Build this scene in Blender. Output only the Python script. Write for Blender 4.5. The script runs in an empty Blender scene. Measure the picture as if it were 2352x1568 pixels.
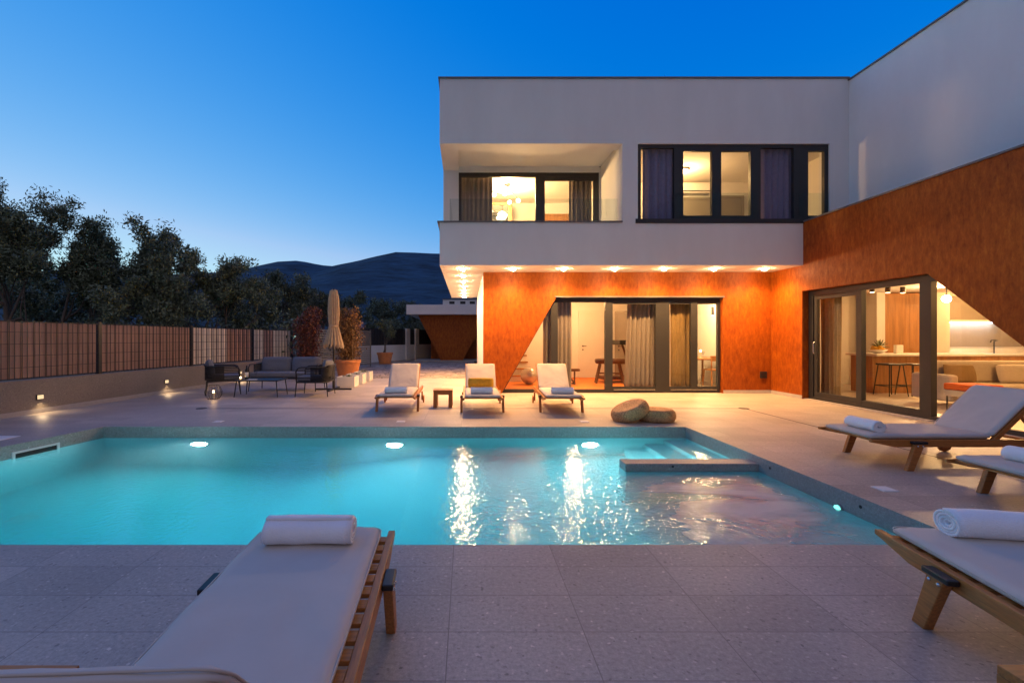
import bpy, bmesh, math, random
from mathutils import Vector, Matrix
R = math.radians
random.seed(7)
sc = bpy.context.scene
# light levels of the evening
SPOT_W, SPILL_W, WALL_W, ROOM_A, ROOM_B, ROOM_D, ROOM_G, ROOM_K, STAR_W = 360, 2, 6, 450, 110, 190, 210, 120, 900
SKY, SUN_EL, SUN_ROT, AIR, DUST, OZ, SUN_E, EXPO = .1, 15.0, -60, 1.0, 0, 10.0, .05, 0
BACK = (3.0, 2.8, 3.9)  # unseen sky behind the viewer, shaped to keep white walls grey
col = sc.collection
F = 1045.0            # focal length in pixels of a 2352 px wide picture (16 mm lens)
def px(x, Y): return (x - 1072) * Y / F
def pz(y, Y): return 1.3 - (y - 777) * Y / F

# ------------------------------------------------------------------ materials
def new_mat(name):
    m = bpy.data.materials.new(name); m.use_nodes = True
    nt = m.node_tree; nt.nodes.clear()
    out = nt.nodes.new('ShaderNodeOutputMaterial')
    return m, nt, out
def N(nt, t, **kw):
    n = nt.nodes.new(t)
    for k, v in kw.items():
        if k in n.inputs: n.inputs[k].default_value = v
        else: setattr(n, k, v)
    return n
def ramp(nt, fac, stops):
    r = nt.nodes.new('ShaderNodeValToRGB')
    e = r.color_ramp.elements
    while len(e) < len(stops): e.new(.5)
    for el, (p, c) in zip(e, stops):
        el.position = p; el.color = (c[0], c[1], c[2], 1) if len(c) == 3 else c
    nt.links.new(fac, r.inputs[0]); return r.outputs[0]
def g3(v): return (v, v, v)
def pmat(name, c, rough=.5, metal=0, var=.12, vs=6, bump=0, bs=60, stretch=(1, 1, 1), spec=.5, sheen=0, detail=5, island=0):
    m, nt, out = new_mat(name); L = nt.links.new
    b = N(nt, 'ShaderNodeBsdfPrincipled')
    tc = N(nt, 'ShaderNodeTexCoord'); mp = N(nt, 'ShaderNodeMapping'); mp.inputs['Scale'].default_value = stretch
    L(tc.outputs['Object'], mp.inputs[0])
    no = N(nt, 'ShaderNodeTexNoise', Scale=vs, Detail=detail, Roughness=.6); L(mp.outputs[0], no.inputs[0])
    lo = [max(0, v * (1 - var)) for v in c]; hi = [min(1, v * (1 + var)) for v in c]
    cc = ramp(nt, no.outputs[0], [(.3, lo), (.7, hi)])
    if island:
        gi = N(nt, 'ShaderNodeNewGeometry'); mi = N(nt, 'ShaderNodeMix', data_type='RGBA', blend_type='MULTIPLY'); mi.inputs[0].default_value = 1
        L(cc, mi.inputs[6]); L(ramp(nt, gi.outputs['Random Per Island'], [(0, g3(1 - island)), (1, g3(1 + island))]), mi.inputs[7]); cc = mi.outputs[2]
    L(cc, b.inputs['Base Color'])
    b.inputs['Roughness'].default_value = rough; b.inputs['Metallic'].default_value = metal
    b.inputs['Specular IOR Level'].default_value = spec
    if sheen: b.inputs['Sheen Weight'].default_value = sheen
    if bump:
        n2 = N(nt, 'ShaderNodeTexNoise', Scale=bs, Detail=4); L(mp.outputs[0], n2.inputs[0])
        bp = N(nt, 'ShaderNodeBump', Strength=1.0, Distance=bump); L(n2.outputs[0], bp.inputs['Height']); L(bp.outputs[0], b.inputs['Normal'])
    L(b.outputs[0], out.inputs[0]); return m
def emat(name, c, s):
    m, nt, out = new_mat(name)
    e = N(nt, 'ShaderNodeEmission', Strength=s); e.inputs[0].default_value = (*c, 1)
    nt.links.new(e.outputs[0], out.inputs[0]); return m
def glass_mat(name, tint=(.95, .97, .97), ior=1.5, rough=0.0):
    m, nt, out = new_mat(name); L = nt.links.new
    fr = N(nt, 'ShaderNodeFresnel', IOR=ior)
    t = N(nt, 'ShaderNodeBsdfTransparent'); t.inputs[0].default_value = (*tint, 1)
    g = N(nt, 'ShaderNodeBsdfGlossy'); g.inputs['Roughness'].default_value = rough
    gi = N(nt, 'ShaderNodeNewGeometry'); fm = N(nt, 'ShaderNodeMath', operation='MULTIPLY_ADD')
    L(gi.outputs['Backfacing'], fm.inputs[0]); fm.inputs[1].default_value = -1; fm.inputs[2].default_value = 1
    ff = N(nt, 'ShaderNodeMath', operation='MULTIPLY'); L(fr.outputs[0], ff.inputs[0]); L(fm.outputs[0], ff.inputs[1])   # only the outer face mirrors
    mx = N(nt, 'ShaderNodeMixShader'); L(ff.outputs[0], mx.inputs[0]); L(t.outputs[0], mx.inputs[1]); L(g.outputs[0], mx.inputs[2])
    L(mx.outputs[0], out.inputs[0]); return m
WARM = (1, .5, .165)
M = {}
M['white'] = pmat('white render', (.74, .73, .72), .8, var=.045, vs=1.4, stretch=(1, 1, .35), bump=.0006, bs=260)
M['inner'] = pmat('interior paint', (.8, .77, .72), .8, var=.02)
M['frame'] = pmat('anthracite aluminium', (.02, .02, .022), .5, var=.08, vs=3)
M['cap'] = pmat('dark metal coping', (.12, .12, .13), .4, var=.1)
M['plinth'] = pmat('plinth stone', (.4, .37, .34), .7, var=.1, vs=12)
M['black'] = pmat('black plastic', (.012, .012, .013), .45)
M['blackmetal'] = pmat('black powder coat', (.014, .014, .016), .4)
M['rope'] = pmat('black woven rope', (.013, .013, .015), .75, var=.4, vs=60, bump=.002, bs=120)
M['steel'] = pmat('steel', (.6, .6, .6), .25, metal=1)
M['mattress'] = pmat('lounger fabric', (.55, .49, .43), .75, var=.05, vs=3, bump=.0012, bs=9)
M['towel'] = pmat('white terry', (.86, .85, .86), .95, var=.03, bump=.004, bs=150, sheen=.3)
M['cush'] = pmat('grey outdoor fabric', (.15, .16, .19), .9, var=.1, vs=40, bump=.002, bs=14)
M['yellow'] = pmat('mustard fabric', (.62, .33, .02), .9, var=.12, vs=30, bump=.002, bs=20)
M['teak'] = pmat('teak', (.42, .155, .032), .45, var=.3, vs=6, stretch=(14, 1.2, 14), bump=.0006, bs=30)
M['teakx'] = pmat('teak cross grain', (.42, .165, .036), .48, var=.3, vs=6, stretch=(1.2, 14, 14), bump=.0006, bs=30)
M['terra'] = pmat('terracotta', (.55, .2, .07), .75, var=.12, vs=8, bump=.001)
M['planter'] = pmat('white planter', (.75, .73, .7), .6, var=.04)
M['soil'] = pmat('soil', (.03, .022, .015), .95, var=.4, vs=30, bump=.01, bs=40)
M['parasol'] = pmat('parasol cloth', (.5, .36, .22), .85, var=.12, vs=10)
M['bark'] = pmat('olive bark', (.13, .1, .075), .9, var=.4, vs=8, bump=.02, bs=18, stretch=(1, 1, .3))
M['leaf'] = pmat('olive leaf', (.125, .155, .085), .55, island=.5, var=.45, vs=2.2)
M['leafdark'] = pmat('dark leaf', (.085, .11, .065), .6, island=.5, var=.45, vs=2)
M['leafred'] = pmat('photinia leaf', (.16, .05, .025), .45, island=.5, var=.6, vs=7)
M['leafmix'] = pmat('orange green photinia leaf', (.2, .1, .03), .45, var=.6, vs=5)
M['leafgreen'] = pmat('succulent leaf', (.1, .13, .05), .5, var=.3, vs=12)
M['stake'] = pmat('bamboo', (.5, .36, .16), .6, var=.2)
def weave():
    m, nt, out = new_mat('woven rattan'); L = nt.links.new
    b = N(nt, 'ShaderNodeBsdfPrincipled', Roughness=.8); tc = N(nt, 'ShaderNodeTexCoord')
    vo = N(nt, 'ShaderNodeTexVoronoi', Scale=62); L(tc.outputs['Object'], vo.inputs[0])
    no = N(nt, 'ShaderNodeTexNoise', Scale=9, Detail=5); L(tc.outputs['Object'], no.inputs[0])
    c = ramp(nt, vo.outputs['Distance'], [(.1, (.74, .43, .2)), (.45, (.58, .32, .14)), (.7, (.36, .19, .08))])
    mu = N(nt, 'ShaderNodeMix', data_type='RGBA', blend_type='MULTIPLY'); mu.inputs[0].default_value = 1; L(c, mu.inputs[6]); L(ramp(nt, no.outputs[0], [(.3, g3(.75)), (.7, g3(1.15))]), mu.inputs[7])
    L(mu.outputs[2], b.inputs['Base Color'])
    bp = N(nt, 'ShaderNodeBump', Strength=.7, Distance=-.004); L(vo.outputs['Distance'], bp.inputs['Height']); L(bp.outputs[0], b.inputs['Normal'])
    L(b.outputs[0], out.inputs[0]); return m
M['rattan'] = weave()
M['wood'] = pmat('oak veneer', (.4, .18, .055), .45, var=.25, vs=3, stretch=(6, 6, .5))
M['floor'] = pmat('interior floor tile', (.5, .45, .39), .35, var=.06, vs=3)
M['mat'] = pmat('orange rubber floor', (.7, .19, .02), .6, var=.06, vs=20)
M['curtain'] = pmat('taupe curtain', (.25, .2, .165), .9, var=.08, vs=20)
M['curtaingold'] = pmat('ochre curtain', (.27, .17, .065), .9, var=.1, vs=20)
M['curtainblue'] = pmat('dusky curtain', (.2, .16, .27), .9, var=.1, vs=20)
M['door'] = pmat('white door', (.78, .74, .68), .5, var=.02)
M['greydoor'] = pmat('grey door', (.25, .21, .17), .5, var=.05)
M['sofa'] = pmat('beige upholstery', (.55, .47, .36), .9, var=.06, vs=30)
M['counter'] = pmat('white stone counter', (.8, .78, .74), .25, var=.04)
M['gympad'] = pmat('brown pad', (.12, .06, .03), .6, var=.3, vs=40)
M['ball'] = pmat('pearl ball', (.55, .5, .46), .22, metal=.35, var=.02)
M['mirror'] = pmat('mirror', (.85, .85, .85), .03, metal=1, var=0)
M['bottle'] = pmat('dark bottle glass', (.01, .012, .01), .1)
M['paper'] = pmat('paper label', (.75, .72, .66), .7)
M['candle'] = pmat('candle wax', (.8, .7, .5), .5)
M['flame'] = emat('flame', (1, .62, .25), 45)
M['lampwarm'] = emat('lit downlight', (1, .66, .34), 420)
M['bulb'] = emat('lit bulb', (1, .66, .34), 22)
M['led'] = emat('led strip', (.85, .92, 1), 20)
M['walllamp'] = emat('lit wall lamp', (1, .72, .4), 1.1)
M['poollamp'] = emat('lit pool lamp', (.86, .97, 1), 660)
M['jetlamp'] = emat('lit spa jet lamp', (.2, 1, .85), 2.2)
M['glass'] = glass_mat('window glass')
M['rail glass'] = glass_mat('balustrade glass', (.88, .93, .93), 1.35)
M['wineglass'] = glass_mat('wine glass', (.93, .93, .93), 1.5)
M['fencebrown'] = pmat('brown privacy strip', (.36, .215, .16), .7, island=.14, var=.12, vs=2, stretch=(1, 1, 1))
M['fencegrey'] = pmat('beige privacy strip', (.74, .65, .52), .7, island=.16, var=.12, vs=3)
M['screen'] = pmat('grey slat screen', (.15, .135, .11), .55, var=.1)
M['poolstone'] = None

def rust():
    m, nt, out = new_mat('rust coloured plaster'); L = nt.links.new
    b = N(nt, 'ShaderNodeBsdfPrincipled'); tc = N(nt, 'ShaderNodeTexCoord')
    geo = N(nt, 'ShaderNodeNewGeometry')
    mp = N(nt, 'ShaderNodeMapping'); mp.inputs['Scale'].default_value = (3.4, 3.4, 1.2); L(geo.outputs['Position'], mp.inputs[0])
    n1 = N(nt, 'ShaderNodeTexNoise', Scale=4.2, Detail=10, Roughness=.74); L(mp.outputs[0], n1.inputs[0])
    mp2 = N(nt, 'ShaderNodeMapping'); mp2.inputs['Scale'].default_value = (1, 1, .6); L(geo.outputs['Position'], mp2.inputs[0])
    n2 = N(nt, 'ShaderNodeTexNoise', Scale=1.1, Detail=6, Roughness=.6); L(mp2.outputs[0], n2.inputs[0])
    mx = N(nt, 'ShaderNodeMix'); mx.inputs[0].default_value = .2; L(n1.outputs[0], mx.inputs[2]); L(n2.outputs[0], mx.inputs[3])
    c = ramp(nt, mx.outputs[0], [(.3, (.13, .021, .0013)), (.43, (.22, .044, .0018)), (.55, (.3, .07, .0026)), (.7, (.42, .125, .005))])
    L(c, b.inputs['Base Color'])
    b.inputs['Specular IOR Level'].default_value = .25
    L(ramp(nt, n1.outputs[0], [(.3, g3(.65)), (.7, g3(.45))]), b.inputs['Roughness'])
    bp = N(nt, 'ShaderNodeBump', Strength=.6, Distance=.006); L(n1.outputs[0], bp.inputs['Height']); L(bp.outputs[0], b.inputs['Normal'])
    L(b.outputs[0], out.inputs[0]); return m
M['rust'] = rust()

def stone(name, base, grid=True, tw=.6, th=.289, y0=2.594, x0=-.083, dark=False):
    m, nt, out = new_mat(name); L = nt.links.new
    b = N(nt, 'ShaderNodeBsdfPrincipled'); geo = N(nt, 'ShaderNodeNewGeometry')
    P = geo.outputs['Position']
    big = N(nt, 'ShaderNodeTexNoise', Scale=.9, Detail=4); L(P, big.inputs[0])
    fine = N(nt, 'ShaderNodeTexNoise', Scale=48, Detail=7, Roughness=.8); L(P, fine.inputs[0])
    mid = N(nt, 'ShaderNodeTexNoise', Scale=13, Detail=4); L(P, mid.inputs[0])
    vo = N(nt, 'ShaderNodeTexVoronoi', Scale=38); vo.inputs['Randomness'].default_value = 1; 
    warp = N(nt, 'ShaderNodeMix', data_type='RGBA'); 
    vadd = N(nt, 'ShaderNodeVectorMath', operation='MULTIPLY_ADD'); vadd.inputs[1].default_value = (.06, .06, .06)
    L(mid.outputs[1], vadd.inputs[0]); L(P, vadd.inputs[2]); L(vadd.outputs[0], vo.inputs[0])
    # chips: light and dark fragments of stone
    chip = N(nt, 'ShaderNodeMath', operation='LESS_THAN'); chip.inputs[1].default_value = .27; L(vo.outputs['Distance'], chip.inputs[0])
    sep = N(nt, 'ShaderNodeSeparateColor'); L(vo.outputs['Color'], sep.inputs[0])
    chipv = ramp(nt, sep.outputs[0], [(0, g3(.55)), (.2, g3(.85)), (.45, g3(1.0)), (.8, g3(1.1)), (1, g3(1.6))])
    base_c = ramp(nt, fine.outputs[0], [(.28, [v * .55 for v in base]), (.45, [v * .92 for v in base]), (.55, [v * 1.06 for v in base]), (.74, [v * 1.55 for v in base])])
    mul = N(nt, 'ShaderNodeMix', data_type='RGBA', blend_type='MULTIPLY'); L(chip.outputs[0], mul.inputs[0]); L(base_c, mul.inputs[6]); L(chipv, mul.inputs[7])
    mul2 = N(nt, 'ShaderNodeMix', data_type='RGBA', blend_type='MULTIPLY'); mul2.inputs[0].default_value = 1
    L(mul.outputs[2], mul2.inputs[6]); L(ramp(nt, big.outputs[0], [(.3, g3(.82)), (.7, g3(1.1))]), mul2.inputs[7])
    colr = mul2.outputs[2]
    if grid:
        sx = N(nt, 'ShaderNodeSeparateXYZ'); L(P, sx.inputs[0])
        facs = []; idx = []
        for o, org, step in ((sx.outputs[0], x0, tw), (sx.outputs[1], y0, th)):
            a = N(nt, 'ShaderNodeMath', operation='SUBTRACT'); L(o, a.inputs[0]); a.inputs[1].default_value = org - step * 100
            d = N(nt, 'ShaderNodeMath', operation='DIVIDE'); L(a.outputs[0], d.inputs[0]); d.inputs[1].default_value = step
            f = N(nt, 'ShaderNodeMath', operation='FRACT'); L(d.outputs[0], f.inputs[0])
            fl = N(nt, 'ShaderNodeMath', operation='FLOOR'); L(d.outputs[0], fl.inputs[0]); idx.append(fl.outputs[0])
            l = N(nt, 'ShaderNodeMath', operation='LESS_THAN'); L(f.outputs[0], l.inputs[0]); l.inputs[1].default_value = .0045 / step
            facs.append(l.outputs[0])
        mxx = N(nt, 'ShaderNodeMath', operation='MAXIMUM'); L(facs[0], mxx.inputs[0]); L(facs[1], mxx.inputs[1])
        cb = N(nt, 'ShaderNodeCombineXYZ'); L(idx[0], cb.inputs[0]); L(idx[1], cb.inputs[1])
        wn = N(nt, 'ShaderNodeTexWhiteNoise', noise_dimensions='3D'); L(cb.outputs[0], wn.inputs[0])
        tile = N(nt, 'ShaderNodeMix', data_type='RGBA', blend_type='MULTIPLY'); tile.inputs[0].default_value = 1
        L(colr, tile.inputs[6]); L(ramp(nt, wn.outputs[0], [(0, g3(.88)), (1, g3(1.08))]), tile.inputs[7])
        gm = N(nt, 'ShaderNodeMix', data_type='RGBA'); L(mxx.outputs[0], gm.inputs[0]); L(tile.outputs[2], gm.inputs[6]); gm.inputs[7].default_value = (base[0] * .55, base[1] * .54, base[2] * .54, 1)
        colr = gm.outputs[2]
    L(colr, b.inputs['Base Color'])
    L(ramp(nt, fine.outputs[0], [(.3, g3(.42)), (.7, g3(.58))]), b.inputs['Roughness'])
    bp = N(nt, 'ShaderNodeBump', Strength=.5, Distance=.0025); L(fine.outputs[0], bp.inputs['Height']); L(bp.outputs[0], b.inputs['Normal'])
    L(b.outputs[0], out.inputs[0]); return m
M['deck'] = stone('stone deck tile', (.43, .37, .315))
M['poolstone'] = stone('pool edge stone', (.3, .29, .275), grid=False)
M['wallstone'] = stone('pebble dash wall', (.22, .19, .165), grid=False)

def cobble():
    m, nt, out = new_mat('split stone paving'); L = nt.links.new
    b = N(nt, 'ShaderNodeBsdfPrincipled'); geo = N(nt, 'ShaderNodeNewGeometry')
    vo = N(nt, 'ShaderNodeTexVoronoi', Scale=3.2); vo.feature = 'DISTANCE_TO_EDGE'; L(geo.outputs['Position'], vo.inputs[0])
    v2 = N(nt, 'ShaderNodeTexVoronoi', Scale=3.2); L(geo.outputs['Position'], v2.inputs[0])
    s = N(nt, 'ShaderNodeSeparateColor'); L(v2.outputs['Color'], s.inputs[0])
    c = ramp(nt, s.outputs[0], [(0, (.2, .16, .13)), (.5, (.32, .26, .2)), (1, (.44, .36, .29))])
    e = ramp(nt, vo.outputs['Distance'], [(.02, g3(.35)), (.06, g3(1))])
    mu = N(nt, 'ShaderNodeMix', data_type='RGBA', blend_type='MULTIPLY'); mu.inputs[0].default_value = 1; L(c, mu.inputs[6]); L(e, mu.inputs[7])
    L(mu.outputs[2], b.inputs['Base Color']); b.inputs['Roughness'].default_value = .7
    bp = N(nt, 'ShaderNodeBump', Strength=1, Distance=.03); L(e, bp.inputs['Height']); L(bp.outputs[0], b.inputs['Normal'])
    L(b.outputs[0], out.inputs[0]); return m
M['cobble'] = cobble()
M['soilground'] = pmat('dry grass ground', (.06, .055, .035), .95, var=.5, vs=.6, bump=.05, bs=5)
M['hill'] = pmat('haze tinted scrub hill', (.010, .034, .062), .95, var=.9, vs=.011, bump=6, bs=.03, detail=12)  # blue in the scrub colour stands in for distance haze
M['basin'] = pmat('aqua pool liner', (.5, .78, .78), .5, var=.04, vs=2)

def water():
    m, nt, out = new_mat('pool water'); L = nt.links.new
    geo = N(nt, 'ShaderNodeNewGeometry')
    g = N(nt, 'ShaderNodeBsdfGlass', IOR=1.33, Roughness=.004); g.inputs[0].default_value = (1, 1, 1, 1)
    sx = N(nt, 'ShaderNodeSeparateXYZ'); L(geo.outputs['Position'], sx.inputs[0])
    # ripple strength grows towards the bubbling spa corner
    def sm(o, a, b_):
        mr = N(nt, 'ShaderNodeMapRange', interpolation_type='SMOOTHSTEP'); L(o, mr.inputs[0])
        mr.inputs[1].default_value = a; mr.inputs[2].default_value = b_; return mr.outputs[0]
    fx = sm(sx.outputs[0], -.9, 2.4); fy = sm(sx.outputs[1], 6.3, 4.0)
    spa = N(nt, 'ShaderNodeMath', operation='MULTIPLY'); L(fx, spa.inputs[0]); L(fy, spa.inputs[1])
    n1 = N(nt, 'ShaderNodeTexNoise', Scale=19, Detail=1.6, Roughness=.5); L(geo.outputs['Position'], n1.inputs[0])
    n2 = N(nt, 'ShaderNodeTexNoise', Scale=3.2, Detail=2); L(geo.outputs['Position'], n2.inputs[0])
    s1 = N(nt, 'ShaderNodeMath', operation='MULTIPLY_ADD'); L(spa.outputs[0], s1.inputs[0]); s1.inputs[1].default_value = .005; s1.inputs[2].default_value = .004
    s2 = N(nt, 'ShaderNodeMath', operation='MULTIPLY_ADD'); L(spa.outputs[0], s2.inputs[0]); s2.inputs[1].default_value = .016; s2.inputs[2].default_value = .0016
    b1 = N(nt, 'ShaderNodeBump', Strength=1); L(n1.outputs[0], b1.inputs['Height']); L(s1.outputs[0], b1.inputs['Distance'])
    b2 = N(nt, 'ShaderNodeBump', Strength=1); L(n2.outputs[0], b2.inputs['Height']); L(s2.outputs[0], b2.inputs['Distance']); L(b1.outputs[0], b2.inputs['Normal'])
    L(b2.outputs[0], g.inputs['Normal'])
    # froth drifting from the jets, with the lit facade's reflection painted in as tan
    mp = N(nt, 'ShaderNodeMapping'); mp.inputs['Scale'].default_value = (.5, 1.6, 1); mp.inputs['Rotation'].default_value = (0, 0, R(24)); L(geo.outputs['Position'], mp.inputs[0])
    nf = N(nt, 'ShaderNodeTexNoise', Scale=1.3, Detail=5, Roughness=.55); nf.inputs['Distortion'].default_value = .8; L(mp.outputs[0], nf.inputs[0])
    fx2 = sm(sx.outputs[0], 1.15, 2.2)
    fy2 = sm(sx.outputs[1], 5.05, 4.45)
    fr_ = sm(sx.outputs[0], 3.25, 2.75)
    f1 = N(nt, 'ShaderNodeMath', operation='MULTIPLY'); L(fx2, f1.inputs[0]); L(fy2, f1.inputs[1])
    f2 = N(nt, 'ShaderNodeMath', operation='MULTIPLY'); L(f1.outputs[0], f2.inputs[0]); L(fr_, f2.inputs[1])
    f3 = N(nt, 'ShaderNodeMath', operation='MULTIPLY'); L(f2.outputs[0], f3.inputs[0]); L(ramp(nt, nf.outputs[0], [(.36, g3(.18)), (.62, g3(.85))]), f3.inputs[1])
    d = N(nt, 'ShaderNodeBsdfDiffuse'); d.inputs[0].default_value = (.7, .62, .52, 1)
    mx = N(nt, 'ShaderNodeMixShader'); L(f3.outputs[0], mx.inputs[0]); L(g.outputs[0], mx.inputs[1]); L(d.outputs[0], mx.inputs[2])
    L(mx.outputs[0], out.inputs[0])
    va = N(nt, 'ShaderNodeVolumeAbsorption', Density=WATER_ABS); va.inputs[0].default_value = (.0, .84, .9, 1)
    if WATER_SC:
        vs = N(nt, 'ShaderNodeVolumeScatter', Density=WATER_SC); vs.inputs[0].default_value = (.8, 1, 1, 1); vs.inputs['Anisotropy'].default_value = .7
        ad = N(nt, 'ShaderNodeAddShader'); L(va.outputs[0], ad.inputs[0]); L(vs.outputs[0], ad.inputs[1]); L(ad.outputs[0], out.inputs['Volume'])
    else: L(va.outputs[0], out.inputs['Volume'])
    return m
WATER_ABS = .62; WATER_SC = .2
M['water'] = water()

# ------------------------------------------------------------------ mesh builder
def wloc(o):
    v = Vector((0, 0, 0))
    while o is not None: v += o.location; o = o.parent
    return v
class MB:
    def __init__(s): s.v = []; s.f = []
    def add(s, vs, fs, mtx=None):
        n = len(s.v)
        s.v += [(mtx @ Vector(p)) if mtx else Vector(p) for p in vs]
        s.f += [[i + n for i in f] for f in fs]; return s
    def box(s, x0, x1, y0, y1, z0, z1, m=None):
        return s.add([(x0, y0, z0), (x1, y0, z0), (x1, y1, z0), (x0, y1, z0), (x0, y0, z1), (x1, y0, z1), (x1, y1, z1), (x0, y1, z1)],
                     [(0, 3, 2, 1), (4, 5, 6, 7), (0, 1, 5, 4), (1, 2, 6, 5), (2, 3, 7, 6), (3, 0, 4, 7)], m)
    def prism(s, poly, a, b, axis='y', m=None):
        n = len(poly)
        def P(p, t): return {'y': (p[0], t, p[1]), 'x': (t, p[0], p[1]), 'z': (p[0], p[1], t)}[axis]
        return s.add([P(p, a) for p in poly] + [P(p, b) for p in poly],
                     [list(range(n)), list(range(n, 2 * n))] + [(i, (i + 1) % n, n + (i + 1) % n, n + i) for i in range(n)], m)
    def tube(s, pts, r, n=8, m=None, caps=True):
        pts = [Vector(p) for p in pts]; rs = r if isinstance(r, (list, tuple)) else [r] * len(pts)
        vs = []; fs = []; up = None
        for i, p in enumerate(pts):
            t = (pts[min(i + 1, len(pts) - 1)] - pts[max(i - 1, 0)]).normalized()
            if up is None: up = t.orthogonal().normalized()
            up = (up - t * up.dot(t)).normalized(); sd = t.cross(up)
            for k in range(n):
                a = 2 * math.pi * k / n
                vs.append(p + (up * math.cos(a) + sd * math.sin(a)) * rs[i])
        for i in range(len(pts) - 1):
            for k in range(n):
                fs.append((i * n + k, i * n + (k + 1) % n, (i + 1) * n + (k + 1) % n, (i + 1) * n + k))
        if caps: fs += [list(range(n))[::-1], [(len(pts) - 1) * n + k for k in range(n)]]
        return s.add(vs, fs, m)
    def lathe(s, prof, c=(0, 0, 0), n=32, m=None):
        vs = []; fs = []
        for r, z in prof:
            for k in range(n):
                a = 2 * math.pi * k / n; vs.append((c[0] + r * math.cos(a), c[1] + r * math.sin(a), c[2] + z))
        for i in range(len(prof) - 1):
            for k in range(n): fs.append((i * n + k, i * n + (k + 1) % n, (i + 1) * n + (k + 1) % n, (i + 1) * n + k))
        fs.append(list(range(n))[::-1]); fs.append([(len(prof) - 1) * n + k for k in range(n)])
        return s.add(vs, fs, m)
    def sphere(s, c, r, n=20, sq=1.0):
        prof = [(max(1e-4, r * math.sin(math.pi * i / n)), -r * sq * math.cos(math.pi * i / n)) for i in range(n + 1)]
        return s.lathe(prof, c, n * 2)
    def build(s, name, mat, parent=None, world=False, smooth=False, bevel=0, seg=2, sub=0, solid=0):
        off = Vector((0, 0, 0)); loc = Vector((0, 0, 0))
        if parent is not None and world: off = wloc(parent)
        if parent is None:
            xs = [p.x for p in s.v]; ys = [p.y for p in s.v]; zs = [p.z for p in s.v]
            off = Vector(((min(xs) + max(xs)) / 2, (min(ys) + max(ys)) / 2, min(zs))); loc = off
        me = bpy.data.meshes.new(name)
        me.from_pydata([tuple(p - off) for p in s.v], [], s.f)
        bm = bmesh.new(); bm.from_mesh(me); bmesh.ops.recalc_face_normals(bm, faces=bm.faces)
        if smooth:
            for f in bm.faces: f.smooth = True
        bm.to_mesh(me); bm.free()
        o = bpy.data.objects.new(name, me); col.objects.link(o); o.location = loc
        if mat is not None: me.materials.append(mat if not isinstance(mat, str) else M[mat])
        if parent is not None: o.parent = parent
        if solid:
            md = o.modifiers.new('solid', 'SOLIDIFY'); md.thickness = solid; md.offset = 0
        if bevel:
            md = o.modifiers.new('bevel', 'BEVEL'); md.width = bevel; md.segments = seg; md.limit_method = 'ANGLE'; md.angle_limit = R(40)
            if smooth or seg > 1:
                for p in me.polygons: p.use_smooth = True
                wn = o.modifiers.new('wn', 'WEIGHTED_NORMAL'); wn.keep_sharp = False
        if sub:
            md = o.modifiers.new('sub', 'SUBSURF'); md.levels = sub; md.render_levels = sub
        return o
def thing(name, label, cat, loc=(0, 0, 0), rz=0, group=None):
    o = bpy.data.objects.new(name, None); col.objects.link(o); o.location = loc; o.rotation_euler = (0, 0, rz)
    o.empty_display_size = .1
    o['label'] = label; o['category'] = cat
    if group: o['group'] = group
    return o
def tag(o, label, cat, group=None):
    o['label'] = label; o['category'] = cat
    if group: o['group'] = group
    return o
def struct(o): o['kind'] = 'structure'; return o
def copy_tree(o, parent=None):
    c = o.copy(); col.objects.link(c); c.parent = parent
    for ch in list(o.children): copy_tree(ch, c)
    return c
def light(kind, name, loc, power, color=WARM, parent=None, world=True, radius=.05, size=None, aim=None, cone=None, blend=.5):
    d = bpy.data.lights.new(name, kind); d.energy = power; d.color = color
    if kind in ('POINT', 'SPOT'): d.shadow_soft_size = radius
    if kind == 'SPOT': d.spot_size = R(cone); d.spot_blend = blend
    o = bpy.data.objects.new(name, d); col.objects.link(o)
    o.location = Vector(loc) - (wloc(parent) if parent is not None and world else Vector((0, 0, 0)))
    if aim is not None: o.rotation_euler = (Vector(aim) - Vector(loc)).to_track_quat('-Z', 'Y').to_euler()
    if parent is not None: o.parent = parent
    return o
# ------------------------------------------------------------------ ground, deck, pool
PF, PN = 6.70, 2.87                          # far and near pool edge
PLF, PLN, PR = -5.35, -6.03, 3.22            # left edge (far, near), right edge
m = MB()
O = 4000.0; hx0, hx1, hy0, hy1 = -9.4, 11.9, -5.9, 14.6
zg = -.06
m.add([(-O, -O, zg), (O, -O, zg), (O, O, zg), (-O, O, zg), (hx0, hy0, zg), (hx1, hy0, zg), (hx1, hy1, zg), (hx0, hy1, zg)],
      [(0, 1, 5, 4), (1, 2, 6, 5), (2, 3, 7, 6), (3, 0, 4, 7)])
struct(m.build('ground', 'soilground'))
m = MB()
def q(*p): m.add([(a, b, 0) for a, b in p], [tuple(range(len(p)))])
q((-9.5, -6), (12, -6), (12, PN), (PR, PN), (PLN, PN), (-9.5, PN))
q((-9.5, PN), (PLN, PN), (PLF, PF), (-9.5, PF))
q((PR, PN), (12, PN), (12, PF), (PR, PF))
q((-9.5, PF), (PLF, PF), (PR, PF), (12, PF), (12, 14.75), (-9.5, 14.75))
struct(m.build('pool_deck', 'deck'))
m = MB(); m.add([(-9.5, 14.75, -.004), (.4, 14.75, -.004), (.4, 40, -.004), (-9.5, 40, -.004)], [(0, 1, 2, 3)])
struct(m.build('stone_driveway', 'cobble'))

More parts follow.
